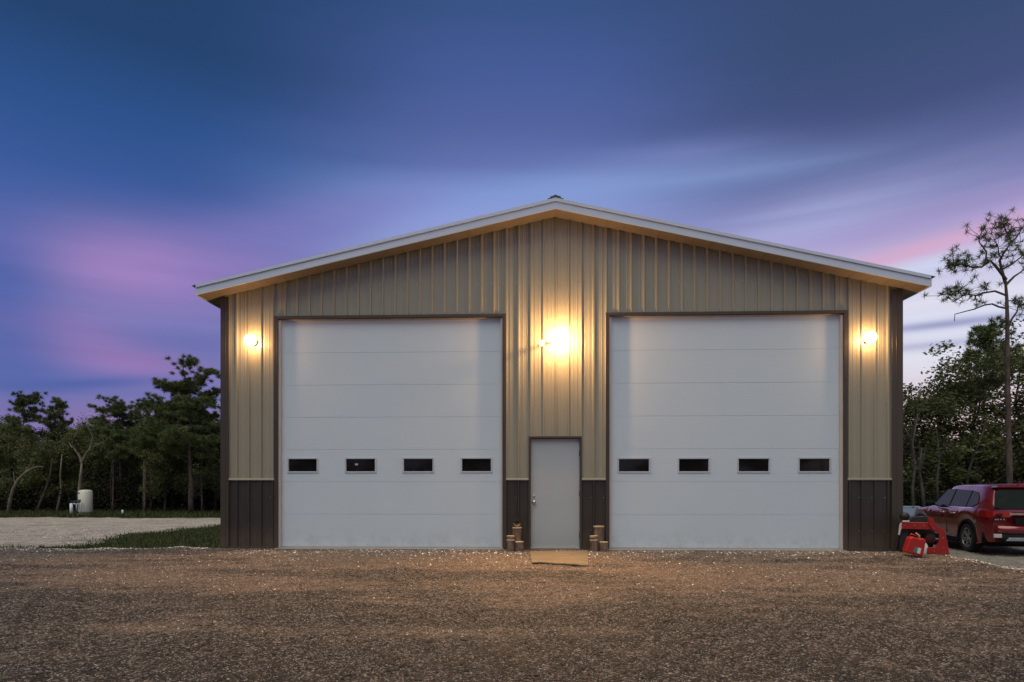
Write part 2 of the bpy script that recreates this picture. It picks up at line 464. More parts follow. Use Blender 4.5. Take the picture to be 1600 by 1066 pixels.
gme.polygons.foreach_set('use_smooth', [True] * len(gme.polygons))

def ground_mat():
    k = Nodes('ground_surface')
    big = k.noise(0.45, 4, 0.6, sc=(0.5, 1.3, 1))
    mid = k.noise(2.4, 5, 0.65, sc=(0.6, 1.2, 1))
    fine = k.noise(24, 6, 0.75)
    vor = k.voro(46)
    sepv = k.n.new('ShaderNodeSeparateColor'); k.l.new(vor, sepv.inputs[0])
    vor2 = k.voro(105); sepv2 = k.n.new('ShaderNodeSeparateColor'); k.l.new(vor2, sepv2.inputs[0])
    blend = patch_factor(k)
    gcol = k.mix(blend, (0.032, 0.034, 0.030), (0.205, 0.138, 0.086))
    gcol = k.mix(k.mr(mid, 0.60, 0.74, 0, 0.6), gcol, (0.36, 0.25, 0.165))
    gcol = k.mix(k.mr(fine, 0.35, 0.7), k.mix(0.5, gcol, (0.03, 0.027, 0.024)), gcol)
    gcol = k.mix(0.22, gcol, (0.012, 0.011, 0.010))
    gcol = k.mix(k.mr(sepv.outputs[0], 0.55, 0.95, 0, 0.55), gcol, (0.34, 0.27, 0.22))
    gcol = k.mix(k.mr(sepv2.outputs[1], 0.88, 0.96, 0, 0.7), gcol, (0.58, 0.52, 0.46))
    # pale crushed lot and grey sand
    lot = k.mix(k.mr(k.noise(1.3, 5, 0.7), 0.3, 0.7), (0.50, 0.415, 0.335), (0.68, 0.58, 0.48))
    lot = k.mix(k.mr(k.noise(8, 6, 0.75), 0.35, 0.6, 0.55, 0), lot, (0.12, 0.10, 0.085))
    lot = k.mix(k.mr(k.noise(0.6, 4, 0.6, sc=(0.4, 1.8, 1)), 0.55, 0.7, 0, 0.5), lot, (0.15, 0.125, 0.10))
    sand = k.mix(k.mr(k.noise(1.1, 5, 0.7), 0.3, 0.7), (0.33, 0.29, 0.225), (0.50, 0.445, 0.35))
    sand = k.mix(k.mr(fine, 0.4, 0.65, 0.5, 0), sand, (0.09, 0.08, 0.07))
    soil = k.mix(k.attr('rightside'), lot, sand)
    gr = k.mix(k.mr(k.noise(3, 6, 0.7), 0.3, 0.7), (0.045, 0.065, 0.020), (0.10, 0.12, 0.036))
    gr = k.mix(k.mr(k.noise(1.2, 4, 0.6), 0.6, 0.8, 0, 0.6), gr, (0.14, 0.125, 0.07))
    nb = k.math('MULTIPLY_ADD', k.noise(4.5, 6, 0.75), 0.9, -0.45)
    gm = k.mr(k.math('ADD', k.attr('grassy'), nb), 0.42, 0.58)
    pm = k.mr(k.math('ADD', k.attr('pad'), k.math('MULTIPLY', nb, 0.8)), 0.42, 0.58)
    c = k.mix(gm, soil, gr); c = k.mix(pm, c, gcol)
    k.base(c); k.rough(0.92); k.b.inputs['Specular IOR Level'].default_value = 0.25
    h = k.math('ADD', k.math('MULTIPLY', sepv.outputs[2], 0.4), k.math('ADD', fine, k.math('MULTIPLY', sepv2.outputs[2], 0.25)))
    k.bump(h, 0.8, 0.012)
    return k.m
M['ground'] = ground_mat()
tag(link('ground', gme, None, M['ground']), kind='structure')

# gravel stones
def stones(name, n, sampler, smin, smax, label, bright=0.0, seed=1):
    rg = np.random.default_rng(seed)
    xy = sampler(n, rg); n = len(xy)
    z = gz(xy[:, 0], xy[:, 1])
    base = np.array([(1, 0, 0), (-.6, .8, 0), (-.5, -.85, 0), (0.1, 0.05, .8), (0.35, .7, .35), (.3, -.75, .3)], float)
    faces = np.array([(0, 4, 3), (4, 1, 3), (1, 2, 3), (2, 5, 3), (5, 0, 3)])
    t = np.clip(rg.beta(1.0, 1.5, n) * 0.88 + (rg.random(n) < 0.13) * 0.45 + bright * rg.random(n), 0, 1)
    s = (smin + (smax - smin) * rg.random(n) ** 3.2) * (1 - 0.35 * t * (bright == 0))
    th = rg.random(n) * 2 * np.pi
    P = base[None] * (1 + 0.3 * (rg.random((n, 6, 3)) - 0.5))
    sx = rg.uniform(0.75, 1.3, n)
    px_, py_, pz_ = P[..., 0] * (s * sx)[:, None], P[..., 1] * (s / sx)[:, None], P[..., 2] * (s * rg.uniform(0.5, 1.0, n))[:, None]
    X = px_ * np.cos(th)[:, None] - py_ * np.sin(th)[:, None] + xy[:, :1]
    Y = px_ * np.sin(th)[:, None] + py_ * np.cos(th)[:, None] + xy[:, 1:2]
    Z = pz_ + z[:, None] - 0.12 * s[:, None]
    V = np.stack([X, Y, Z], -1).reshape(-1, 3)
    Fc = (faces[None] + 6 * np.arange(n)[:, None, None]).reshape(-1, 3)
    o = link(name, np_mesh(name, V, Fc, np.repeat(t, 6)), None, M['stone'])
    return tag(o, label, 'gravel', kind='stuff')

def s_pad(n, rg):
    Y = 3.9 + (D + 0.05 - 3.9) * rg.random(int(n * 1.7)) ** 1.25
    X = (rg.random(len(Y)) * 2 - 1) * (0.86 * Y + 0.4)
    keep = (pad_mask(X, Y) > rg.random(len(X)) * 0.9) & ~((np.abs(X * cs) < 8) & (Y > D - 0.03 - X * sn - 0.02) & (X > -5.5) & (X < 7.2))
    patch = 0.5 + 0.25 * wob(X * 0.8, Y * 1.6) + 0.2 * wob(X * 2.1 + 3, Y * 4.3)
    keep &= rg.random(len(X)) < np.clip(0.62 + 0.55 * (patch - 0.3), 0.25, 1)
    return np.stack([X, Y], -1)[keep][:n]
stones('gravel', 190000, s_pad, 0.005, 0.024, 'loose brown and grey gravel spread over the forecourt', seed=3)
def s_edge(n, rg):
    k = n // 2
    X1 = -5.7 - 9 * rg.random(k) ** 1.3; Y1 = D + 0.22 + rg.normal(0, 0.22, k)
    Y2 = 5.5 + 8 * rg.random(k); X2 = PADX + 0.45 + rg.normal(0, 0.22, k)
    X3 = rg.uniform(-5, 7, k // 2); Y3 = D - 0.12 - np.abs(rg.normal(0, 0.7, k // 2)) - X3 * sn
    return np.stack([np.concatenate([X1, X2, X3]), np.concatenate([Y1, Y2, Y3])], -1)
stones('gravel', 15000, s_edge, 0.008, 0.026, 'pale stones strewn along the rim of the forecourt', bright=0.75, seed=5)
def s_lot(n, rg):
    Y = rg.uniform(D + 0.5, 24, n * 2); X = rg.uniform(-22, 16, n * 2)
    k = (pad_mask(X, Y) < 0.2) & (grass_mask(X, Y) < 0.4)
    return np.stack([X, Y], -1)[k][:n]
stones('gravel', 16000, s_lot, 0.010, 0.032, 'scattered pale stones on the sandy lot beyond the forecourt', bright=0.45, seed=8)

def blades(name, n, sampler, h0, h1, label, seed=2):
    rg = np.random.default_rng(seed); xy = sampler(n, rg); n = len(xy); z = gz(xy[:, 0], xy[:, 1]) - 0.01
    th = rg.random(n) * 2 * np.pi; h = h0 + (h1 - h0) * rg.random(n) ** 2; w = h * 0.12 + 0.004
    lean = rg.normal(0, 0.35, (n, 2)) * h[:, None]
    V = np.zeros((n, 3, 3))
    V[:, 0] = np.stack([xy[:, 0] - w * np.cos(th), xy[:, 1] - w * np.sin(th), z], -1)
    V[:, 1] = np.stack([xy[:, 0] + w * np.cos(th), xy[:, 1] + w * np.sin(th), z], -1)
    V[:, 2] = np.stack([xy[:, 0] + lean[:, 0], xy[:, 1] + lean[:, 1], z + h], -1)
    Fc = np.arange(3 * n).reshape(-1, 3)
    o = link(name, np_mesh(name, V.reshape(-1, 3), Fc, np.repeat(rg.random(n), 3)), None, M['grass'])
    return tag(o, label, 'grass', kind='stuff')
def s_gl(n, rg):
    Y = D + 0.3 + 14.5 * rg.random(n * 2) ** 1.2; X = rg.uniform(-15, -5.4, n * 2)
    k = (grass_mask(X, Y) > rg.random(n * 2) * 0.95) & (pad_mask(X, Y) < 0.5)
    return np.stack([X, Y], -1)[k][:n]
blades('grass', 60000, s_gl, 0.03, 0.11, 'dark green grass strip beside the left wall of the building')
def s_gf(n, rg):
    X = rg.uniform(-42, -8, n); Y = rg.uniform(32.3, 40, n)
    return np.stack([X, Y], -1)[grass_mask(X, Y) > 0.4]
blades('grass', 30000, s_gf, 0.08, 0.26, 'unmown grass along the foot of the far trees', seed=4)
def s_gr(n, rg):
    X = rg.uniform(13, 34, n); Y = rg.uniform(23, 30, n)
    return np.stack([X, Y], -1)[grass_mask(X, Y) > 0.4]
blades('grass', 12000, s_gr, 0.08, 0.28, 'rough grass under the trees behind the red car', seed=6)
def s_weeds(n, rg):
    cx = rg.uniform(-14.5, -6, 60); X = cx[rg.integers(0, 60, n)] + rg.normal(0, 0.18, n); Y = D + 0.55 + np.abs(rg.normal(0, 0.35, n))
    return np.stack([X, Y], -1)
blades('grass', 9000, s_weeds, 0.02, 0.10, 'thin weeds growing along the left edge of the gravel', seed=9)

# ------------------------------------------------------------------ the building
B = empty('metal_building', (0, D, 0), -TH, 'tan and brown ribbed metal workshop with two tall white garage doors', 'building')
PITCH = (pxu(1387) - pxu(427)) / 49.0
RIB0 = pxu(427)
uL, uR = pxu(348), pxu(1407)
ua = pxu(867)
zA = pxz(867, 339.4)
zEL, zER = pxz(352, 463), pxz(1404, 451)
SL = 0.5 * ((zA - zEL) / (ua - pxu(352)) + (zA - zER) / (pxu(1404) - ua))
def roofz(u): return zA - SL * abs(u - ua)
DEPTH = 16.0
ZW = 1.30                                 # top of the brown wainscot
gd = [(pxu(436.5), pxu(783.5)), (pxu(953.5), pxu(1315.5))]
GH = 0.5 * (pxz(600, 500) + pxz(1130, 492))
md = (pxu(829), pxu(906)); MH = pxz(868, 685)
print('building', uL, uR, ua, zA, SL, PITCH, gd, GH, md, MH)
JT = 0.085                                # trim face width
openings = [(g[0] - 0.02, g[1] + 0.02, GH + 0.02) for g in gd] + [(md[0] - 0.02, md[1] + 0.02, MH + 0.02)]

def rib_profile(a, b):
    """(u, h) points of the rolled steel profile between a and b"""
    pts = []
    k0 = math.floor((a - RIB0) / PITCH) - 1
    for k in range(k0, k0 + int((b - a) / PITCH) + 4):
        c = RIB0 + k * PITCH
        pts += [(c - 0.026, 0), (c - 0.013, 0.028), (c + 0.013, 0.028), (c + 0.026, 0)]
        for q in (1 / 3, 2 / 3):
            m = c + PITCH * q
            pts += [(m - 0.014, 0), (m - 0.006, 0.0035), (m + 0.006, 0.0035), (m + 0.014, 0)]
    def h(u):
        for (p, q), (r, s) in zip(pts, pts[1:]):
            if p <= u <= r: return q + (s - q) * (u - p) / max(1e-9, r - p)
        return 0
    cut = [a, b] + [o[i] for o in openings for i in (0, 1) if a < o[i] < b] + ([ua] if a < ua < b else [])
    us = sorted(set([round(p, 5) for p, _ in pts if a < p < b] + [round(c, 5) for c in cut]))
    return [(u, h(u)) for u in us]

def wall_sheet(name, a, b, z0, z1f, m, v0=0.0):
    mb = MB(); pr = rib_profile(a, b); any_ = False
    for (p, hp), (q, hq) in zip(pr, pr[1:]):
        mid = 0.5 * (p + q); lo = z0
        for o in openings:
            if o[0] - 1e-4 < mid < o[1] + 1e-4: lo = max(lo, o[2])
        zt = (z1f(p), z1f(q))
        if min(zt) <= lo + 0.01: continue
        any_ = True
        mb.add([(p, v0 - hp, lo), (q, v0 - hq, lo), (q, v0 - hq, zt[1]), (p, v0 - hp, zt[0])], [(0, 1, 2, 3)])
    if any_: return mb.build(name, m, B)

k0 = math.floor((uL - RIB0) / (4 * PITCH))
edges = [RIB0 + 4 * PITCH * k - 0.028 for k in range(k0, k0 + 20)]
for e0, e1 in zip(edges, edges[1:]):
    a, b = max(e0, uL + 0.02), min(e1, uR - 0.02)
    if b - a < 0.05: continue
    wall_sheet('wall_panel', a, b, ZW + 0.0, lambda u: roofz(u) - 0.002, M['tan'])
    wall_sheet('wainscot_panel', a, b, 0.012, lambda u: ZW - 0.03, M['brown'], v0=0.002)

# side and back walls (ribbed sheets, seen only from the side)
def ribbed_strip(name, p0, p1, z0, z1, m, out):
    mb = MB(); d = (Vector(p1) - Vector(p0)); L = d.length; d.normalize(); o = Vector(out)
    prev = None; n = int(L / PITCH)
    pts = []
    for k in range(n + 1):
        c = min(k * PITCH, L - 0.04) + 0.02
        pts += [(c - 0.02, 0), (c - 0.008, 0.019), (c + 0.012, 0.019), (c + 0.03, 0)]
    pts.append((L, 0)); vs = []
    for s, h in pts:
        q = Vector(p0) + d * s + o * h; vs += [(q.x, q.y, z0), (q.x, q.y, z1)]
    mb.add(vs, [(2 * i, 2 * i + 2, 2 * i + 3, 2 * i + 1) for i in range(len(pts) - 1)])
    return mb.build(name, m, B)
for u, o in ((uL, (-1, 0, 0)), (uR, (1, 0, 0))):
    ribbed_strip('side_wall', (u, 0.02, 0), (u, DEPTH, 0), ZW, roofz(u) - 0.01, M['tan'], o)
    ribbed_strip('side_wainscot', (u, 0.02, 0), (u, DEPTH, 0), -0.3, ZW - 0.02, M['brown'], o)
bw = MB(); bw.prism([(uL, -0.3), (uR, -0.3), (uR, roofz(uR) - 0.01), (ua, zA - 0.01), (uL, roofz(uL) - 0.01)], DEPTH, DEPTH + 0.03)
bw.build('back_wall', M['tan'], B)
sl = MB(); sl.box(uL + 0.01, uR - 0.01, 0.012, DEPTH, -0.6, 0.010); sl.build('foundation', M['concrete'], B)

# corner trims: L shaped with a rolled bead
for u, s, w in ((uL, 1, 0.125), (uR, -1, 0.165)):
    t = MB(); zt = roofz(u) - 0.004
    a, b = sorted((u - s * 0.024, u + s * w))
    t.box(a, b, -0.038, -0.0325, 0.008, min(roofz(a), roofz(b)) - 0.004)
    a, b = sorted((u - s * 0.024, u - s * 0.020)); t.box(a, b, -0.0325, 0.12, 0.008, zt)
    t.tube([(u + s * w, -0.035, 0.01), (u + s * w, -0.035, zt - 0.03)], 0.006, 6)
    t.tube([(u + s * w * 0.55, -0.039, 0.01), (u + s * w * 0.55, -0.039, zt - 0.03)], 0.004, 6)
    t.build('corner_trim', M['trim'], B)

# wainscot cap trim
def trim_runs():
    e = [uL + 0.125] + [q for g in (gd[0], md, gd[1]) for q in (g[0], g[1])] + [uR - 0.165]
    return [(e[0], e[1] - JT), (e[2] + JT, e[3] - 0.035), (e[4] + 0.035, e[5] - JT), (e[6] + JT, e[7])]
for a, b in trim_runs():
    t = MB(); t.prism([(-0.0005, ZW - 0.034), (-0.034, ZW - 0.034), (-0.038, ZW - 0.02), (-0.030, ZW + 0.006), (-0.0005, ZW + 0.006)], a + 0.002, b - 0.002, axis=0)
    t.build('wainscot_trim', M['tan'], B)
    t = MB(); t.box(a + 0.002, b - 0.002, -0.028, 0.0, 0.003, 0.03); t.build('base_trim', M['trim'], B)

# garage doors
PX_Z = lambda y, x: pxz(x, y)
win_px = [[(451, 495), (541, 586), (631, 676), (722, 767)], [(967, 1014), (1061, 1107), (1154, 1201), (1249, 1296)]]
RV = 0.07                                 # recess of the door face
for gi, (a, b) in enumerate(gd):
    fr = MB()
    # white stops each side and head
    fr.box(a - 0.018, a + 0.016, 0.0, RV + 0.004, 0.012, GH); fr.box(b - 0.016, b + 0.018, 0.0, RV + 0.004, 0.012, GH)
    fr.box(a - 0.018, b + 0.018, 0.035, RV + 0.004, GH + 0.001, GH + 0.018)
    g = fr.build('garage_door', M['caulk'], B)
    g['label'] = 'tall white sectional garage door left of the entry door' if gi == 0 else 'tall white sectional garage door right of the entry door'
    # brown face trim (own parts of the building)
    for x0, x1, z0, z1 in ((a - JT, a - 0.019, 0.012, GH + JT * 0.8), (b + 0.019, b + JT, 0.012, GH + JT * 0.8), (a - 0.019, b + 0.019, GH + 0.019, GH + JT * 0.8)):
        t = MB(); t.box(x0, x1, -0.036, 0.03, z0, z1)
        if x1 - x0 < 0.5: t.box(x0 + 0.02, x0 + 0.028, -0.039, -0.036, z0, z1)
        t.build('door_trim', M['trim'], B)
    wpx = win_px[gi]; n = 7; hs = (GH - 0.03) / n
    zw0 = 0.5 * (pxz(wpx[0][0], 736.5) + pxz(wpx[3][1], 736.5)); zw1 = 0.5 * (pxz(wpx[0][0], 717) + pxz(wpx[3][1], 717))
    wu = [(pxu(p, RV), pxu(q, RV)) for p, q in wpx]
    for k in range(n):
        z0, z1 = 0.03 + k * hs, 0.03 + (k + 1) * hs - 0.002
        x0, x1 = a + 0.018, b - 0.018
        s = MB()
        ch = 0.003
        if z0 < zw0 < z1:   # the section with the four windows: face cut round the openings
            xs = [x0] + [q for w in wu for q in w] + [x1]
            for i in range(0, len(xs), 2):
                s.box(xs[i], xs[i + 1], RV, RV + 0.04, z0 + ch, z1 - ch)
            for w in wu:
                s.box(w[0], w[1], RV, RV + 0.04, z0 + ch, zw0); s.box(w[0], w[1], RV, RV + 0.04, zw1, z1 - ch)
        else:
            s.box(x0, x1, RV, RV + 0.04, z0 + ch, z1 - ch)
        s.box(x0, x1, RV + 0.003, RV + 0.036, z0 - 0.002, z0 + ch); s.box(x0, x1, RV + 0.003, RV + 0.036, z1 - ch, z1 + 0.001)
        s.build('door_section', M['skin'], g)
    for w in wu:
        f = MB(); t = 0.028
        for (p, q, r, s_) in ((w[0] - t, w[0], zw0 - t, zw1 + t), (w[1], w[1] + t, zw0 - t, zw1 + t), (w[0], w[1], zw0 - t, zw0), (w[0], w[1], zw1, zw1 + t)):
            f.box(p, q, RV - 0.014, RV - 0.001, r, s_)
        f.build('window_frame', M['white'], g, bevel=0.003)
        p = MB(); p.box(w[0] + 0.001, w[1] - 0.001, RV + 0.012, RV + 0.018, zw0 + 0.001, zw1 - 0.001); p.build('window_pane', M['pane'], g)
        if gi == 0 and w is wu[1]:
            c0 = w[0] + 0.30 * (w[1] - w[0]); t_ = MB(); t_.box(c0, c0 + 0.055, RV + 0.009, RV + 0.0115, zw1 - 0.115, zw1 - 0.085); t_.build('window_bright_spot', M['white'], g)  # small pale plate standing in for a bright spot in the pane
    sb = MB(); sb.box(a + 0.018, b - 0.018, RV - 0.004, RV + 0.04, 0.012, 0.028); sb.build('bottom_seal', M['seal'], g)
    ap = MB(); ap.box(a - 0.05, b + 0.05, -0.09, 0.010, -0.1, 0.006); ap.build('door_sill', M['concrete'], B)

# entry door
a, b = md
ed = MB(); ed.box(a + 0.002, b - 0.002, 0.045, 0.088, 0.03, MH - 0.006)
E = ed.build('entry_door', M['door'], B, bevel=0.003)
t = MB()
for x0, x1, z0, z1 in ((a - 0.035, a, 0.012, MH + 0.035), (b, b + 0.035, 0.012, MH + 0.035), (a, b, MH, MH + 0.035)):
    t.box(x0, x1, -0.033, 0.09, z0, z1)
t.build('door_frame', M['trim'], E)
t = MB(); t.box(a + 0.001, b - 0.001, 0.0, 0.09, 0.011, 0.028); t.build('threshold', M['seal'], E)
ku, kz = pxu(834.5, 0.04), pxz(834.5, 784.5, 0.04)
t = MB()
t.lathe([(0.0, -0.004), (0.033, -0.004), (0.033, -0.010), (0.012, -0.016), (0.012, -0.035), (0.027, -0.045), (0.030, -0.06), (0.022, -0.072), (0.0, -0.076)], 20, (ku, 0.045, kz), 'Y')
t.build('knob', M['steel'], E, True)
t = MB(); t.lathe([(0.0, -0.003), (0.024, -0.003), (0.022, -0.014), (0.0, -0.016)], 16, (ku, 0.045, kz + 0.11), 'Y'); t.build('deadbolt', M['door'], E, True)
for z in (0.25, MH * 0.5, MH - 0.28):
    t = MB(); t.tube([(b - 0.004, 0.038, z - 0.05), (b - 0.004, 0.038, z + 0.05)], 0.008, 8); t.build('hinge', M['trim'], E)

# roof ------------------------------------------------------------
RO = 0.38; SO = 0.30; FT = 0.175
for sgn in (-1, 1):
    ue = (uL - SO) if sgn < 0 else (uR + SO)
    def rz_(u): return zA - SL * abs(u - ua)
    # roof deck slab core between the soffit and the steel
    t = MB(); t.prism([(ua, zA + 0.012), (ue, rz_(ue) + 0.012), (ue, rz_(ue) + FT - 0.03), (ua, zA + FT - 0.03)], -RO + 0.025, DEPTH + RO - 0.02)
    t.build('roof_deck', M['soffit'], B)
    # fascia board and raised rake trim
    t = MB(); t.prism([(ua, zA - 0.006), (ue, rz_(ue) - 0.006), (ue, rz_(ue) + FT - 0.052), (ua, zA + FT - 0.052)], -RO, -RO + 0.022); t.build('fascia', M['fascia'], B)
    t = MB(); t.prism([(ua, zA + FT - 0.050), (ue, rz_(ue) + FT - 0.050), (ue, rz_(ue) + FT + 0.004), (ua, zA + FT + 0.004)], -RO - 0.022, -RO + 0.022); t.build('rake_trim', M['fascia'], B)
    a, b = sorted((ue, ue + sgn * 0.022))
    t = MB(); t.box(a, b, -RO, DEPTH + RO, rz_(ue) - 0.008, rz_(ue) + FT - 0.03); t.build('eave_fascia', M['fascia'], B)
    # soffit panels along the rake
    run = abs(ue - ua); n = int(run / 0.305); w = run / n
    for k in range(n):
        p, q = ua + sgn * (k * w + 0.003), ua + sgn * ((k + 1) * w - 0.003)
        t = MB(); zp, zq = rz_(p), rz_(q)
        t.prism([(p, zp), (q, zq), (q, zq + 0.011), (p, zp + 0.011)], -RO + 0.023, 0.0)
        t.build('soffit_panel', M['soffit'], B)
    # eave soffit behind, along the side wall
    ui = uL if sgn < 0 else uR
    nn = 40
    t = MB()
    for k in range(nn):
        v0, v1 = 0.004 + k * DEPTH / nn, (k + 1) * DEPTH / nn - 0.004
        t.prism([(ui, rz_(ui)), (ue, rz_(ue)), (ue, rz_(ue) + 0.011), (ui, rz_(ui) + 0.011)], v0, v1)
    t.build('eave_soffit', M['soffit'], B)
    # ribbed roof steel running down the slope, overhanging the eave
    uo = ue + sgn * 0.07; t = MB(); vs = []; v = -RO - 0.02; prof = []
    while v < DEPTH + RO:
        prof += [(v, 0), (v + 0.19, 0), (v + 0.20, 0.018), (v + 0.22, 0.018)]; v += 0.2286
    for v_, h in prof: vs += [(ua, v_, zA + FT + h), (uo, v_, rz_(uo) + FT + h)]
    t.add(vs, [(2 * i, 2 * i + 1, 2 * i + 3, 2 * i + 2) for i in range(len(prof) - 1)]); t.build('roof_sheet', M['roof'], B)
    # closed drip end at the eave
    t = MB(); t.prism([(ue + sgn * 0.024, rz_(ue) + FT - 0.05), (uo, rz_(uo) + FT - 0.012), (uo, rz_(uo) + FT - 0.003), (ue + sgn * 0.024, rz_(ue) + FT - 0.003)], -RO - 0.02, DEPTH + RO)
    t.build('drip_edge', M['roof'], B)
t = MB(); zr = zA + FT + 0.006
t.prism([(ua - 0.145, zr - SL * 0.145 - 0.008), (ua - 0.14, zr - SL * 0.14 + 0.016), (ua - 0.10, zr - SL * 0.10 + 0.018), (ua - 0.095, zr - SL * 0.095 + 0.042), (ua - 0.045, zr + 0.032),
         (ua, zr + 0.056), (ua + 0.045, zr + 0.032), (ua + 0.085, zr - SL * 0.085 + 0.044), (ua + 0.10, zr - SL * 0.10 + 0.018), (ua + 0.14, zr - SL * 0.14 + 0.016), (ua + 0.145, zr - SL * 0.145 - 0.008), (ua, zr - 0.03)],
        -RO - 0.02, DEPTH + RO)
t.build('ridge_vent', M['roof'], B)
# screws along the wainscot cap and wall girts
t = MB()
for k in range(0, 50):
    u = RIB0 + k * PITCH - 0.05
    if u > uR - 0.2: break
    for z in (0.35, 0.95, 1.45, 2.7, 3.9, 4.9, 5.6):
        if z > roofz(u) - 0.1 or any(o[0] - 0.09 < u < o[1] + 0.09 and z < o[2] + 0.1 for o in openings): continue
        t.lathe([(0.008, 0.0), (0.007, -0.005), (0.0, -0.006)], 6, (u, -0.0005, z), 'Y')
s = t.build('screw', M['steel'], B); s['kind'] = 'stuff'

# ------------------------------------------------------------------ wall lamps
def emis(name, col, strength):
    """clear glowing globe: gives off light and lets the bulb inside shine through"""
    m = bpy.data.materials.new(name); m.use_nodes = True; n = m.node_tree.nodes; n.clear()
    e = n.new('ShaderNodeEmission'); e.inputs[0].default_value = (*col, 1); 
    lw = n.new('ShaderNodeLayerWeight'); lw.inputs[0].default_value = 0.5
    r = n.new('ShaderNodeMapRange'); r.interpolation_type = 'SMOOTHERSTEP'; m.node_tree.links.new(lw.outputs['Facing'], r.inputs[0])
    r.inputs[1].default_value = 0.90; r.inputs[2].default_value = 0.03; r.inputs[3].default_value = 0.03; r.inputs[4].default_value = strength
    cm = n.new('ShaderNodeMix'); cm.data_type = 'RGBA'; m.node_tree.links.new(lw.outputs['Facing'], cm.inputs[0])
    cm.inputs[6].default_value = (*col, 1); cm.inputs[7].default_value = (col[0], col[1] * 0.5, col[2] * 0.2, 1); m.node_tree.links.new(cm.outputs[2], e.inputs[0])  # emission fades to amber at the rim, imitating a soft glow
    m.node_tree.links.new(r.outputs[0], e.inputs[1])
    t = n.new('ShaderNodeBsdfTransparent'); a = n.new('ShaderNodeAddShader'); o = n.new('ShaderNodeOutputMaterial')
    l = m.node_tree.links; l.new(e.outputs[0], a.inputs[0]); l.new(t.outputs[0], a.inputs[1]); l.new(a.outputs[0], o.inputs[0])
    return m
WARM = (1.0, 0.52, 0.20)
M['lamp_big'] = emis('lit_lamp_glass', (1.0, 0.76, 0.52), 3.0)
M['lamp_side'] = emis('lit_side_lamp_glass', (1.0, 0.74, 0.50), 2.6)
def lamp(px, py, r, m, watt, label, group=None, small=None, v=-0.34):
    u, z = pxu(px, v), pxz(px, py, v)
    w = to_world(u, 0, z)
    L = empty('wall_lamp', w, -TH, label, 'lamp', group)
    t = MB(); t.lathe([(0, -0.045), (0.05, -0.045), (0.065, -0.035), (0.07, -0.030), (0, -0.030)], 20, (0, 0, 0), 'Y'); t.build('back_plate', M['trim'], L, True)
    t = MB(); t.tube([(0, -0.04, 0), (0, -0.09, 0.01), (0, v + r * 0.9, 0.0)], 0.016, 10); t.build('arm', M['trim'], L, True)
    t = MB(); t.lathe([(r * math.sin(math.pi * i / 16), -r * math.cos(math.pi * i / 16)) for i in range(17)], 32, (0, v, 0)); t.build('globe', m, L, True)
    def bulb(loc, power, rad):
        ld = bpy.data.lights.new('bulb', 'POINT'); ld.energy = power; ld.color = WARM; ld.shadow_soft_size = rad
        lo = bpy.data.objects.new('bulb', ld); C.objects.link(lo); lo.parent = L; lo.location = loc
    bulb((0, v, 0), watt, 0.04)
    if small:
        su, sz = pxu(small[0], v) - u, pxz(small[0], small[1], v) - z
        t = MB(); t.tube([(0, -0.06, 0), (su * 0.6, -0.14, sz * 0.5), (su, v + 0.03, sz)], 0.012, 8); t.build('arm', M['trim'], L, True)
        q = small[2]
        t = MB(); t.lathe([(q * math.sin(math.pi * i / 12), -q * math.cos(math.pi * i / 12)) for i in range(13)], 24, (su, v, sz)); t.build('globe', M['lamp_side'], L, True)
    # flood beam of the fixture, aimed down and out over the forecourt
    ld = bpy.data.lights.new('flood', 'SPOT'); ld.energy = 1000 if small else 420; ld.color = WARM; ld.shadow_soft_size = 0.05; ld.spot_size = R(110); ld.spot_blend = 1.0
    lo = bpy.data.objects.new('flood', ld); C.objects.link(lo); lo.parent = L
    lo.location = (su, v, sz) if small else (0, v, 0)
    lo.rotation_euler = Vector((0.0, -1.0, -0.95)).to_track_quat('-Z', 'Y').to_euler()
    return L
lamp(875, 527, 0.19, M['lamp_big'], 120, 'largest lit lamp, on the wall above the entry door', small=(846.5, 536.5, 0.06), v=-0.27)
lamp(391, 532, 0.125, M['lamp_side'], 27, 'lit warm lamp at the left corner of the wall', 'pair of lit lamps at the outer ends of the wall', v=-0.17)
lamp(1360, 527, 0.12, M['lamp_side'], 27, 'lit warm lamp at the right corner of the wall', 'pair of lit lamps at the outer ends of the wall', v=-0.17)

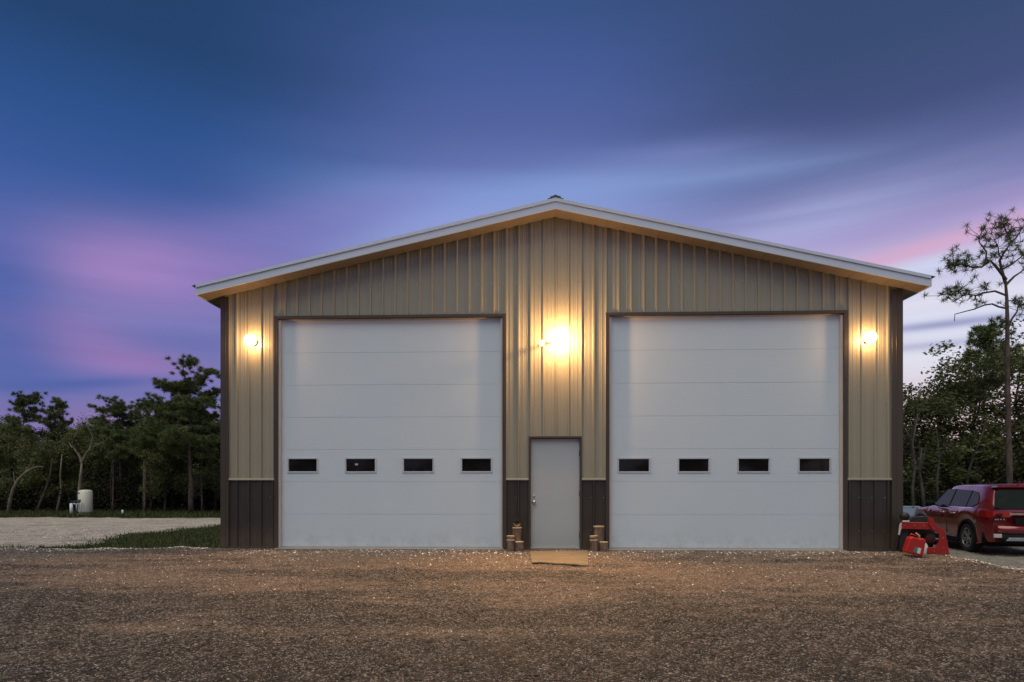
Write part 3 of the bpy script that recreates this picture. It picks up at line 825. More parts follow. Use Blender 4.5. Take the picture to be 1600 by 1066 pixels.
# ------------------------------------------------------------------ step board and logs by the entry door
def board_mat():
    k = Nodes('worn_plywood')
    nz = k.noise(2.0, 6, 0.6, sc=(0.8, 3.5, 1))
    c = k.mix(k.mr(nz, 0.3, 0.7), (0.16, 0.125, 0.078), (0.23, 0.18, 0.11))
    c = k.mix(k.mr(k.noise(3, 4, 0.6), 0.58, 0.75, 0, 0.6), c, (0.18, 0.15, 0.11))
    k.base(c); k.rough(0.75); k.bump(nz, 0.6, 0.003); return k.m
M['board'] = board_mat()
def step_board():
    pts = [ground_at(828, 863.5), ground_at(918, 863.5), ground_at(919.5, 885), ground_at(831, 882)]
    c = sum(pts, Vector()) / 4; n = 14; m = 8
    vs = []; fs = []
    for lay in (0, 1):
        for j in range(m + 1):
            for i in range(n + 1):
                s, t_ = i / n, j / m
                p = (pts[0] * (1 - s) + pts[1] * s) * (1 - t_) + (pts[3] * (1 - s) + pts[2] * s) * t_
                z = float(gz(p.x, p.y)) + 0.026 + 0.005 * math.sin(s * 9 + 1) * t_ + 0.008 * math.sin(s * 4.2) * t_ * t_
                y = p.y + 0.02 * math.sin(s * 13) * t_
                vs.append((p.x - c.x, y - c.y, z - c.z - (0.018 if lay == 0 else 0)))
    N = (n + 1) * (m + 1)
    for j in range(m):
        for i in range(n):
            q = j * (n + 1) + i
            fs += [(N + q, N + q + n + 1, N + q + n + 2, N + q + 1), (q, q + 1, q + n + 2, q + n + 1)]
    for i in range(n):
        fs += [(i, N + i, N + i + 1, i + 1), (m * (n + 1) + i, m * (n + 1) + i + 1, N + m * (n + 1) + i + 1, N + m * (n + 1) + i)]
    for j in range(m):
        q = j * (n + 1); fs += [(q, q + n + 1, N + q + n + 1, N + q), (q + n, N + q + n, N + q + 2 * n + 1, q + 2 * n + 1)]
    t = MB(); t.add(vs, fs); o = t.build('step_board', M['board']); o.location = c
    tag(o, 'flat warped tan board lying on the gravel before the entry door', 'board')
step_board()

def cut_mat():
    k = Nodes('cut_log_end')
    w = k.n.new('ShaderNodeTexWave'); w.wave_type = 'RINGS'; w.rings_direction = 'Z'; w.inputs['Scale'].default_value = 22
    w.inputs['Distortion'].default_value = 2.5; k.l.new(k.tc.outputs['Object'], w.inputs['Vector'])
    k.base(k.mix(w.outputs[1], (0.44, 0.32, 0.18), (0.60, 0.47, 0.30))); k.rough(0.8); return k.m
M['cut'] = cut_mat()
def log(px, base_y, w_px, top_y, label, lean=0.0, band=None, v=-0.2):
    u = pxu(px, v); w = to_world(u, v, 0); Y = w.y
    gzv = float(gz(w.x, w.y)); zt = pxz(px, top_y, v); h = zt - gzv; r = w_px * Y / F / 2
    L = empty('log_post', (w.x, w.y, gzv), random.uniform(-1, 1), label, 'log', 'sawn logs standing by the entry door')
    L.rotation_euler[1] = lean
    rg = random.Random(int(px)); n = 18
    vs = []; fs = []
    lv = [0, 0.12, 0.35, 0.6, 0.85, 0.955, 0.96]
    for j, q in enumerate(lv):
        for k in range(n):
            t_ = 2 * math.pi * k / n
            rr = r * (1 + 0.05 * math.sin(3 * t_ + px) + 0.045 * rg.uniform(-1, 1) + 0.03 * math.sin(j * 2 + t_ * 2)) * (0.93 if j == 6 else 1)
            vs.append((rr * math.cos(t_), rr * math.sin(t_), q * h))
    for j in range(len(lv) - 1):
        for k in range(n): fs.append((j * n + k, j * n + (k + 1) % n, (j + 1) * n + (k + 1) % n, (j + 1) * n + k))
    fs.append(tuple(range(n - 1, -1, -1)))
    t = MB(); t.add(vs, fs); t.build('log_body', M['log_bark'], L)
    t = MB(); t.lathe([(0, h * 0.955), (r * 1.07, h * 0.955), (r * 1.07, h - 0.003), (r * 1.02, h), (0, h)] if h > 0.3 else [(0, h * 0.9), (r * 1.03, h * 0.9), (r * 1.03, h - 0.003), (r * 0.98, h), (0, h)], 18)
    t.build('cut_end', M['cut'], L)
    if band:
        t = MB(); t.lathe([(r * 1.02, h * band - 0.012), (r * 1.1, h * band - 0.008), (r * 1.1, h * band + 0.008), (r * 1.02, h * band + 0.012)], 18); t.build('rope_band', M['cut'], L)
    return L, h
L1, h1 = log(808, 858, 14, 824, 'tallest log left of the entry door, with a small ornament on top', v=-0.16)
log(798, 860, 12, 837, 'middle log left of the entry door, banded near its top', band=0.72, v=-0.30)
log(811.5, 860, 13, 846, 'shortest squat log left of the entry door', v=-0.32)
log(935.5, 858, 16, 822, 'tallest log right of the entry door, with a bare pale top', v=-0.16)
log(929, 861, 12, 837, 'middle log right of the entry door, leaning slightly with a band', lean=-0.06, band=0.72, v=-0.30)
log(943.5, 861, 13, 846.5, 'shortest squat log right of the entry door', v=-0.32)
# ornament on the left tall log: dark cone over pale petals
O = empty('ornament', L1.location + Vector((0, 0, h1)), 0, 'small dark cone ornament with pale petals on the tallest left log', 'ornament'); O.scale = (1.5, 1.5, 1.5)
M['darkwood'] = mat('dark_cone', (0.03, 0.02, 0.015), 0.8)
for k in range(9):
    an = k * 0.7; d = Vector((math.cos(an), math.sin(an), 0)); s_ = Vector((-d.y, d.x, 0)) * 0.014
    t = MB(); a_ = d * 0.008; b_ = d * 0.05 + Vector((0, 0, 0.04 + 0.01 * (k % 3))); m_ = (a_ + b_) / 2 + Vector((0, 0, -0.004))
    t.add([a_, m_ + s_, b_, m_ - s_, m_ - Vector((0, 0, 0.006))], [(0, 1, 2, 3), (0, 4, 1), (1, 4, 2), (2, 4, 3), (3, 4, 0)]); t.build('petal', M['cut'], O)
t = MB()
for j in range(7):
    for k in range(8):
        an = 2 * math.pi * (k + 0.5 * (j % 2)) / 8; rr = 0.032 * math.sin(math.pi * (j + 1.2) / 8.4) + 0.004; z = 0.035 + j * 0.012
        d = Vector((math.cos(an), math.sin(an), 0)); s_ = Vector((-d.y, d.x, 0)) * 0.009
        t.add([Vector((0, 0, z)), d * rr + s_ + Vector((0, 0, z + 0.006)), d * rr - s_ + Vector((0, 0, z + 0.006)), d * rr * 0.8 + Vector((0, 0, z + 0.014))], [(0, 2, 1), (1, 2, 3), (0, 1, 3), (0, 3, 2)])
t.build('cone', M['darkwood'], O)

# ------------------------------------------------------------------ red implement, fuel can, blue cabinet
M['red'] = mat('red_enamel', (0.30, 0.012, 0.009), 0.35, var=0.15, scale=4, coat=0.4)
M['redplastic'] = mat('red_plastic', (0.40, 0.014, 0.012), 0.45, var=0.1, scale=4)
M['wlabel'] = mat('pale_label', (0.6, 0.62, 0.58), 0.6)
M['green'] = mat('green_label', (0.10, 0.16, 0.12), 0.6)
M['jug'] = mat('white_plastic', (0.62, 0.6, 0.56), 0.5)
M['spout'] = mat('tan_plastic', (0.42, 0.30, 0.14), 0.6)
M['dkmetal'] = mat('black_metal', (0.015, 0.015, 0.016), 0.5)
g0 = ground_at(1455, 866)
RS = empty('box_scraper', g0, R(-18), 'red steel tractor box scraper with open side plate beside the right wall', 'scraper')
Yd = g0.y
def q(zx, zy):     # zoomed crop coordinates to local metres (x, z) about the base point
    x = 1380 + zx / 7.617; y = 740 + zy / 7.617
    return ((x - 1455) * Yd / F, (866 - y) * Yd / F)
plate = [q(*p) for p in [(520, 955), (757, 955), (735, 800), (700, 655), (625, 622), (585, 530), (540, 515), (545, 600), (585, 680), (650, 690), (652, 800), (612, 872), (530, 885)]]
t = MB(); t.prism(plate, -0.012, 0.012)
o = t.build('side_plate', M['red'], RS, bevel=0.004); o.rotation_euler = (0, 0, 0)
pl2 = [q(*p) for p in [(250, 920), (275, 600), (330, 570), (360, 600), (350, 700), (340, 920)]]
t = MB(); t.prism(pl2, 0.10, 0.122); t.build('side_plate', M['dkmetal'], RS, bevel=0.004)  # left plate coloured black to paint in the shadow on that side
x0, z0 = q(272, 668); x1, z1 = q(575, 585)
t = MB(); t.box(x0, x1, 0.012, 0.10, z0, z1); t.build('cross_beam', M['red'], RS, bevel=0.006)
# curved moldboard behind
a0, b0 = q(270, 900)[0], q(650, 900)[0]; t = MB(); vs = []; nseg = 8; hh = q(0, 670)[1]
for i in range(nseg + 1):
    an = math.pi * 0.5 * i / nseg; y_ = 0.42 - 0.20 * math.sin(an); z_ = 0.03 + hh * (1 - math.cos(an))
    vs += [(a0, y_, z_), (b0, y_, z_)]
t.add(vs, [(2 * i, 2 * i + 1, 2 * i + 3, 2 * i + 2) for i in range(nseg)]); t.build('moldboard', M['dkmetal'], RS, True)
t = MB(); t.prism([q(*p) for p in [(345, 610), (345, 560), (400, 520), (545, 515), (552, 612)]], 0.11, 0.34); t.build('hood', M['dkmetal'], RS, bevel=0.01)
xc, zc = q(330, 520)
t = MB(); t.lathe([(0, -0.05), (0.065, -0.05), (0.07, -0.03), (0.07, 0.05), (0, 0.055)], 16, (xc, 0.2, zc), 'Y'); t.build('hitch_knob', M['dkmetal'], RS, True)
x0, z0 = q(275, 580); x1, z1 = q(345, 560)
t = MB(); t.box(x0, x1, 0.002, 0.02, z0, z1 - 0.004); t.build('decal', M['wlabel'], RS)
t = MB(); t.prism([q(*p) for p in [(238, 740), (252, 620), (272, 590), (275, 640), (250, 745)]], 0.06, 0.09); t.build('marker_strip', M['jug'], RS)
x0, z0 = q(585, 785)
M['dkred'] = mat('shaded_red_enamel', (0.06, 0.008, 0.006), 0.6, var=0.4, scale=9)  # red darkened to paint the shade inside the scraper
t = MB(); t.lathe([(0, 0.12), (0.075, 0.12), (0.085, 0.13), (0.085, 0.30), (0.0, 0.30)], 20, (x0, 0, z0), 'Y'); t.build('drum', M['dkred'], RS, True)
h0, h1, h2 = q(440, 520), q(500, 470), q(590, 560)
t = MB(); t.tube([(h0[0], 0.2, h0[1]), (h1[0], 0.18, h1[1]), (h2[0], 0.08, h2[1] + 0.01), (h2[0] + 0.03, 0.03, h2[1] - 0.12)], 0.010, 8); t.build('hose', M['dkmetal'], RS, True)
for zx, zy in ((300, 622), (400, 622), (500, 622), (600, 650), (690, 760), (700, 880), (600, 920)):
    bx_, bz_ = q(zx, zy); t = MB(); t.lathe([(0, -0.020), (0.009, -0.020), (0.009, -0.0125), (0, -0.0125)], 6, (bx_, 0.0 if zx > 580 else 0.024, bz_), 'Y'); t.build('bolt', M['steel'], RS)
x0, z0 = q(420, 880)
t = MB(); t.box(q(300, 0)[0], q(640, 0)[0], 0.30, 0.33, 0.02, 0.08); t.build('scraper_blade', M['dkmetal'], RS)

gc = ground_at(1428, 869.5); Yc = gc.y
FC = empty('fuel_can', gc, R(-12), 'red plastic fuel can with tan spout leaning before the red scraper', 'fuel can')
def qc(zx, zy):
    x = 1380 + zx / 7.617; y = 740 + zy / 7.617
    return ((x - 1428) * Yc / F, (869.5 - y) * Yc / F)
t = MB(); t.prism([qc(*p) for p in [(252, 935), (440, 985), (475, 800), (455, 765), (400, 770), (330, 745), (300, 765)]], -0.09, 0.09); t.build('can_body', M['redplastic'], FC, bevel=0.02)
t = MB(); t.prism([qc(*p) for p in [(335, 925), (372, 940), (385, 875), (350, 862)]], -0.0945, -0.091); t.build('can_label', M['green'], FC)
t = MB(); t.prism([qc(*p) for p in [(373, 941), (405, 948), (420, 885), (386, 874)]], -0.0945, -0.091); t.build('can_label', M['wlabel'], FC)
p0, p1, p2 = qc(415, 775), qc(425, 740), qc(385, 705)
t = MB(); t.tube([(p0[0], 0, p0[1]), (p1[0], 0, p1[1]), (p2[0], 0, p2[1])], [0.02, 0.016, 0.010], 10); t.build('spout', M['spout'], FC, True)
ha = [qc(*p) for p in [(325, 760), (345, 720), (400, 745), (412, 770)]]
t = MB(); t.tube([(p[0], 0.03, p[1]) for p in ha], 0.011, 8); t.build('handle', M['redplastic'], FC, True)
gj = ground_at(1446, 866)
WJ = empty('plastic_jug', (gj.x, gj.y + 0.06, gj.z), 0.2, 'small white plastic jug standing between the fuel can and scraper', 'jug')
t = MB(); t.lathe([(0, 0.0), (0.065, 0.0), (0.072, 0.015), (0.072, 0.13), (0.05, 0.18), (0.025, 0.20), (0.025, 0.225), (0, 0.225)], 20); t.build('jug_body', M['jug'], WJ, True)
t = MB(); t.lathe([(0, 0.222), (0.03, 0.222), (0.03, 0.25), (0, 0.25)], 14); t.build('jug_cap', M['green'], WJ)

M['blue'] = mat('pale_blue_paint', (0.27, 0.38, 0.50), 0.4)
Yb = 19.0; xb = (1422.5 - 800) / F * Yb; zb0 = float(gz(xb, Yb)); ztop = HC - (791 - HOR) * Yb / F; zbot = HC - (812 - HOR) * Yb / F
BC = empty('utility_cabinet', (xb, Yb, zb0), R(-25), 'pale blue utility cabinet on legs behind the red scraper', 'cabinet')
w_ = 0.23
t = MB(); t.box(-w_, w_, -0.15, 0.15, zbot - zb0 - 0.1, ztop - zb0 - 0.03); t.build('cabinet_body', M['blue'], BC, bevel=0.01)
t = MB(); t.box(-w_ - 0.01, w_ + 0.01, -0.16, 0.16, ztop - zb0 - 0.028, ztop - zb0); t.build('cabinet_lid', M['blue'], BC, bevel=0.01)
t = MB(); t.lathe([(0, -0.17), (0.03, -0.17), (0.03, -0.15)], 12, (0.05, 0, ztop - zb0 + 0.0), 'Y'); t.build('latch', M['chrome'], BC)
for sx in (-1, 1):
    for sy in (-1, 1):
        t = MB(); t.box(sx * (w_ - 0.03) - 0.02, sx * (w_ - 0.03) + 0.02, sy * 0.12 - 0.02, sy * 0.12 + 0.02, 0, zbot - zb0 - 0.101); t.build('leg', M['dkmetal'], BC)

# ------------------------------------------------------------------ the red car
def car():
    M['paint'] = mat('dark_red_car_paint', (0.22, 0.013, 0.014), 0.24, 0.3, var=0.05, scale=1.5, coat=1.0)
    M['cglass'] = mat('tinted_car_glass', (0.020, 0.026, 0.022), 0.06, var=0.2, spec=0.15)
    M['tail'] = mat('red_lamp_lens', (0.35, 0.012, 0.012), 0.12, coat=1.0)
    M['lens'] = mat('clear_lamp_lens', (0.55, 0.5, 0.5), 0.15, coat=1.0)
    M['clad'] = mat('black_cladding', (0.012, 0.012, 0.012), 0.8, spec=0.15)
    M['silver'] = mat('silver_plastic', (0.38, 0.39, 0.42), 0.35, 0.6)
    M['tyre'] = mat('tyre_rubber', (0.014, 0.014, 0.014), 0.8)
    M['rim'] = mat('alloy_rim', (0.45, 0.45, 0.46), 0.3, 0.9)
    beta = R(12)
    wheel_at = Vector((11.22, 15.75))       # left rear wheel
    s = Vector((math.sin(beta), math.cos(beta)))       # forward
    rgt = Vector((math.cos(beta), -math.sin(beta)))
    org = wheel_at - s * 0.98 + rgt * 0.86
    g = float(gz(wheel_at.x, wheel_at.y))
    K = empty('parked_car', (org.x, org.y, g - 0.01), -beta + math.pi / 2 - math.pi / 2, 'dark red sport utility car seen from behind on the sandy ground', 'car')
    # local: y forward from rear bumper (0) to nose (4.66); x right
    LEN, HW = 4.66, 0.905
    RW, FW, WR = 0.98, 3.65, 0.352
    def plan(y):      # half width along the length
        r = 1 - 0.16 * max(0, (0.55 - y) / 0.55) ** 2.4 - 0.22 * max(0, (y - 3.75) / 0.91) ** 2.6
        return HW * r
    def zlow(y):
        z = 0.235
        if y < 0.6: z += 0.10 * (0.6 - y) / 0.6
        if y > 4.2: z += 0.06 * (y - 4.2) / 0.46
        for c in (RW, FW):
            d = abs(y - c); rr = WR + 0.075
            if d < rr: z = max(z, 0.352 + math.sqrt(rr * rr - d * d))
        return z
    def zbelt(y):
        if y < 0.25: return 0.98 + 0.08 * (y / 0.25)
        if y < 3.1: return 1.09 - 0.03 * (y - 0.25) / 2.85
        q_ = (y - 3.1) / 1.56
        return 1.06 - 0.13 * q_ - 0.16 * max(0, q_ - 0.72) / 0.28
    ys = sorted(set([0.0, 0.03, 0.08, 0.16, 0.3, 0.45] + [round(c + (WR + 0.075) * math.cos(a * math.pi / 14), 4) for c in (RW, FW) for a in range(15)]
                    + [round(c + e, 4) for c in (RW, FW) for e in (-0.4275, 0.4275)] + [1.55, 1.8, 2.1, 2.4, 2.7, 3.0, 3.1, 4.2, 4.35, 4.5, 4.6, 4.66]))
    T = [0, 0.12, 0.3, 0.5, 0.68, 0.82, 0.92, 1.0]
    def wsec(t_, y):   # section bulge
        base = plan(y)
        k = {0: -0.035, 0.12: -0.018, 0.3: -0.004, 0.5: 0.004, 0.68: 0.008, 0.82: 0.0, 0.92: -0.018, 1.0: -0.055}[t_]
        return base + k
    vs = []; fs = []; m = 2 * len(T) + 1
    for y in ys:
        zl, zt = zlow(y), zbelt(y)
        ring = [(-wsec(t_, y), y, zl + (zt - zl) * t_) for t_ in T]
        crown = 0.045 if y > 3.1 else 0.02
        ring.append((0, y, zt + crown))
        ring += [(wsec(t_, y), y, zl + (zt - zl) * t_) for t_ in reversed(T)]
        vs += ring
    for i in range(len(ys) - 1):
        for j in range(m - 1):
            fs.append((i * m + j, i * m + j + 1, (i + 1) * m + j + 1, (i + 1) * m + j))
    fs.append(tuple(range(m))); fs.append(tuple((len(ys) - 1) * m + j for j in reversed(range(m))))
    t = MB(); t.add(vs, fs); t.build('body', M['paint'], K, True)
    # dark underside and wheel wells
    t = MB(); t.box(-0.68, 0.68, 0.35, 4.15, 0.20, 0.60); t.build('underbody', M['clad'], K)
    # greenhouse
    def outline(z):
        q_ = (z - 1.05) / 0.56
        hw = 0.845 - 0.225 * max(0, q_) ** 1.15
        yr = 0.10 + 0.30 * max(0, q_) ** 1.3
        yf = 3.28 - 0.78 * max(0, q_) ** 0.95
        return hw, yr, yf
    lev = [1.0, 1.05, 1.2, 1.35, 1.5, 1.58, 1.63, 1.66, 1.675]
    n = 40; vs = []; fs = []
    for z in lev:
        hw, yr, yf = outline(min(z, 1.60))
        if z > 1.6:
            sh = {1.63: 0.06, 1.66: 0.18, 1.675: 0.42}[z]; hw -= sh * 0.8; yr += sh * 0.6; yf -= sh * 1.3
        cy, hy = (yr + yf) / 2, (yf - yr) / 2
        for k in range(n):
            a = 2 * math.pi * (k + 0.5) / n; ca, sa = math.cos(a), math.sin(a); e = 0.28
            vs.append((hw * math.copysign(abs(ca) ** e, ca), cy + hy * math.copysign(abs(sa) ** e, sa), z))
    for j in range(len(lev) - 1):
        for k in range(n): fs.append((j * n + k, j * n + (k + 1) % n, (j + 1) * n + (k + 1) % n, (j + 1) * n + k))
    fs.append(tuple((len(lev) - 1) * n + k for k in range(n)))
    t = MB(); t.add(vs, fs); t.build('roof', M['paint'], K, True)
    def side_pane(poly, off, name, m_, sx):
        """polygon (y, z) laid on the sloping side of the greenhouse"""
        vs = []; 
        for dz in (off, off - 0.012):
            vs += [(sx * (outline(z)[0] + dz), y, z) for y, z in poly]
        k = len(poly); fs = [tuple(range(k)), tuple(range(2 * k - 1, k - 1, -1))] + [(i, k + i, k + (i + 1) % k, (i + 1) % k) for i in range(k)]
        t = MB(); t.add(vs, fs); return t.build(name, m_, K)
    for sx in (-1, 1):
        side_pane([(0.62, 1.20), (0.86, 1.115), (1.10, 1.105), (1.10, 1.50), (0.86, 1.475), (0.70, 1.36)], 0.014, 'quarter_window', M['cglass'], sx)
        side_pane([(1.16, 1.105), (1.97, 1.095), (1.97, 1.535), (1.16, 1.51)], 0.014, 'side_window', M['cglass'], sx)
        side_pane([(2.05, 1.095), (2.93, 1.085), (2.64, 1.42), (2.48, 1.53), (2.05, 1.54)], 0.014, 'side_window', M['cglass'], sx)
        side_pane([(0.60, 1.075), (3.05, 1.052), (3.02, 1.078), (0.86, 1.10)], 0.016, 'chrome_strip', M['chrome'], sx)
        side_pane([(1.10, 1.105), (1.16, 1.105), (1.16, 1.51), (1.10, 1.50)], 0.010, 'pillar_trim', M['clad'], sx)
        side_pane([(1.97, 1.095), (2.05, 1.095), (2.05, 1.54), (1.97, 1.535)], 0.010, 'pillar_trim', M['clad'], sx)
        # wheel arch cladding
        for c in (RW, FW):
            t = MB(); vs = []; fs = []; na = 16
            for i in range(na + 1):
                a = math.pi * (-0.06 + 1.12 * i / na)
                for rr, xo in ((WR + 0.055, 0.0), (WR + 0.10, 0.0), (WR + 0.10, 0.03), (WR + 0.055, 0.03)):
                    yy = c + rr * math.cos(a); vs.append((sx * (plan(yy) - 0.012 + xo - 0.012), yy, 0.352 + rr * math.sin(a)))
            for i in range(na):
                for k in range(4): fs.append((4 * i + k, 4 * i + (k + 1) % 4, 4 * i + 4 + (k + 1) % 4, 4 * i + 4 + k))
            t.add(vs, fs); t.build('arch_cladding', M['paint'] if False else M['clad'], K)
        # sill
        t = MB(); t.prism([(sx * 0.86, 0.20), (sx * 0.905, 0.22), (sx * 0.915, 0.33), (sx * 0.87, 0.36)], RW + 0.44, FW - 0.44)
        t.build('sill', M['clad'], K); t = MB(); t.prism([(sx * 0.908, 0.335), (sx * 0.922, 0.34), (sx * 0.918, 0.375), (sx * 0.90, 0.375)], RW + 0.5, FW - 0.5); t.build('sill_strip', M['silver'], K)
        # doors: recessed gaps drawn as thin dark strips of real depth
        for y_ in (1.42, 2.01, 3.02):
            t = MB(); t.box(sx * 0.9055 - 0.006, sx * 0.9055 + 0.006, y_ - 0.004, y_ + 0.004, 0.42 if y_ > 1.5 else 0.80, 1.0); t.build('door_gap', M['clad'], K)
        for y_ in (1.56, 2.16):
            t = MB(); t.tube([(sx * 0.905, y_, 0.93), (sx * 0.935, y_ + 0.02, 0.935), (sx * 0.935, y_ + 0.17, 0.935), (sx * 0.905, y_ + 0.19, 0.93)], 0.013, 8); t.build('door_handle', M['chrome'], K, True)
        # mirror
        mi = MB(); mi.lathe([(0.001, -0.12), (0.05, -0.11), (0.075, -0.05), (0.08, 0.02), (0.06, 0.09), (0.001, 0.11)], 14, (sx * 1.02, 2.72, 1.16), 'X')
        mi.tube([(sx * 0.84, 2.74, 1.09), (sx * 0.94, 2.73, 1.12)], 0.02, 8); mi.build('wing_mirror', M['clad'], K, True)
        # tail lamp wraps the corner
        t = MB(); pts = [(0.34, 0.90, 1.03), (0.12, 0.88, 1.05), (0.02, 0.90, 1.04), (-0.015, 0.90, 1.03)]
        vs = []; xs = [plan(0.34) + 0.012, plan(0.14) + 0.020, plan(0.0) + 0.0, 0.44]
        for (y_, z0, z1), x_ in zip(pts, xs): vs += [(sx * x_, y_, z0), (sx * x_, y_, z1), (sx * (x_ - 0.05), y_ + 0.03, z1), (sx * (x_ - 0.05), y_ + 0.03, z0)]
        fs = []
        for i in range(3):
            for k in range(4): fs.append((4 * i + k, 4 * i + (k + 1) % 4, 4 * i + 4 + (k + 1) % 4, 4 * i + 4 + k))
        fs += [(0, 1, 2, 3), (15, 14, 13, 12)]
        t.add(vs, fs); t.build('tail_light', M['tail'], K)
        # lower reflector pod in the bumper
        t = MB(); t.box(min(sx * 0.62, sx * 0.78), max(sx * 0.62, sx * 0.78), -0.075, -0.02, 0.43, 0.52); t.build('fog_light', M['lens'], K, bevel=0.01)
    # rear window, tailgate trim, bumper
    def rear_pane(poly, off, name, m_):
        vs = []
        for d in (off, off - 0.02):
            vs += [(x, outline(z)[1] - d, z) for x, z in poly]
        k = len(poly); fs = [tuple(range(k)), tuple(range(2 * k - 1, k - 1, -1))] + [(i, k + i, k + (i + 1) % k, (i + 1) % k) for i in range(k)]
        t = MB(); t.add(vs, fs); return t.build(name, m_, K)
    rear_pane([(-0.70, 1.13), (-0.55, 1.09), (0.55, 1.09), (0.70, 1.13), (0.60, 1.48), (0.50, 1.53), (-0.50, 1.53), (-0.60, 1.48)], 0.032, 'rear_window', M['cglass'])
    t = MB(); t.prism([(-0.60, 1.585), (0.60, 1.585), (0.55, 1.625), (-0.55, 1.625)], 0.28, 0.50); t.build('spoiler', M['paint'], K, bevel=0.012)
    t = MB(); t.prism([(-0.46, 0.93), (-0.42, 1.00), (0.42, 1.00), (0.46, 0.93), (0.38, 0.955), (-0.38, 0.955)], -0.04, -0.005); t.build('chrome_garnish', M['chrome'], K)
    t = MB(); t.box(-0.33, 0.33, -0.018, -0.004, 0.73, 0.89); t.build('plate_recess', M['clad'], K)
    M['plate'] = mat('license_plate', (0.42, 0.16, 0.12), 0.5)
    t = MB(); t.box(-0.155, 0.155, -0.030, -0.020, 0.735, 0.885); t.build('license_plate', M['plate'], K, bevel=0.004)
    for k, x_ in enumerate((-0.74, -0.69, -0.63, -0.57)):
        t = MB(); t.box(x_, x_ + 0.03, -0.016, -0.002, 0.835, 0.865); t.build('badge_letter', M['chrome'], K)
    def wrap(name, z0, z1, out, m_):
        vs = []; pts = []
        for i in range(17):
            x = -0.88 + 1.76 * i / 16; y_ = -out + (abs(x) / 0.88) ** 5 * (0.26 + out)
            pts.append((x, y_))
        for z in (z0, z1):
            vs += [(x, y_, z) for x, y_ in pts] + [(x * 0.97, y_ + 0.09, z) for x, y_ in pts]
        nn = 17; N = 34; fs = []
        for i in range(nn - 1):
            fs += [(i, i + 1, N + i + 1, N + i), (N + i, N + i + 1, N + nn + i + 1, N + nn + i), (i, nn + i, nn + i + 1, i + 1)]
        fs += [(0, N, N + nn, nn), (nn - 1, 2 * nn - 1, N + 2 * nn - 1, N + nn - 1)]
        t = MB(); t.add(vs, fs); t.build(name, m_, K, True)
    wrap('bumper', 0.54, 0.70, 0.09, M['paint']); wrap('bumper_cladding', 0.30, 0.535, 0.075, M['clad'])
    t = MB(); t.prism([(-0.55, 0.36), (-0.48, 0.44), (0.48, 0.44), (0.55, 0.36)], -0.10, -0.05); t.build('skid_plate', M['silver'], K, bevel=0.01)
    t = MB(); t.prism([(0.46, 1.665), (0.66, 1.665), (0.50, 1.74), (0.46, 1.74)], -0.012, 0.012, axis=0); t.build('antenna_fin', M['paint'], K)
    # windscreen
    vs = []
    for z, w_ in ((1.09, 0.72), (1.54, 0.56)):
        for x in np.linspace(-w_, w_, 7):
            vs.append((x, outline(z)[2] + 0.012 - 0.10 * abs(x) ** 3, z))
    t = MB(); t.add(vs, [(i, i + 1, 7 + i + 1, 7 + i) for i in range(6)]); t.build('windscreen', M['cglass'], K, True)
    for sx in (-1, 1):
        t = MB(); t.prism([(sx * 0.45, 0.66), (sx * 0.62, 0.68), (sx * 0.63, 0.78), (sx * 0.5, 0.76)], 4.55, 4.672); t.build('headlight', M['lens'], K, bevel=0.01)
    # wheels
    tyre = MB(); tyre.lathe([(0.235, -0.10), (0.30, -0.115), (0.34, -0.105), (0.352, -0.08), (0.352, 0.08), (0.34, 0.105), (0.30, 0.115), (0.235, 0.10)], 36, (0, 0, 0), 'X')
    tyre_me = tyre.mesh('tyre'); tyre_me.materials.append(M['tyre'])
    rim = MB(); rim.lathe([(0.238, -0.10), (0.228, -0.104), (0.222, -0.06), (0.222, 0.09)], 36, (0, 0, 0), 'X')
    rim.lathe([(0.0, -0.082), (0.045, -0.080), (0.055, -0.06), (0.055, 0.0)], 20, (0, 0, 0), 'X')
    for k in range(10):
        a = 2 * math.pi * k / 10 + (0.10 if k % 2 else -0.10)
        c_, s_ = math.cos(a), math.sin(a); px_, py_ = -s_, c_
        vs = []
        for rr, w_ in ((0.04, 0.014), (0.23, 0.020)):
            for xo in (-0.092 if rr > 0.1 else -0.085, -0.06):
                for e in (-1, 1): vs.append((xo, rr * c_ + e * w_ * px_, rr * s_ + e * w_ * py_))
        rim.add(vs, [(0, 1, 5, 4), (2, 6, 7, 3), (0, 4, 6, 2), (1, 3, 7, 5), (4, 5, 7, 6)])
    rim_me = rim.mesh('rim'); rim_me.materials.append(M['rim'])
    hub = MB(); hub.lathe([(0.0, -0.045), (0.21, -0.045), (0.21, -0.03)], 24, (0, 0, 0), 'X'); hub_me = hub.mesh('brake_disc'); hub_me.materials.append(M['clad'])
    for c in (RW, FW):
        for sx in (-1, 1):
            W = empty('wheel', (sx * 0.79, c, 0.352), 0 if sx < 0 else math.pi, parent=K)
            for nm, me in (('tyre', tyre_me), ('rim', rim_me), ('brake_disc', hub_me)):
                o = bpy.data.objects.new(nm, me); C.objects.link(o); o.parent = W
car()

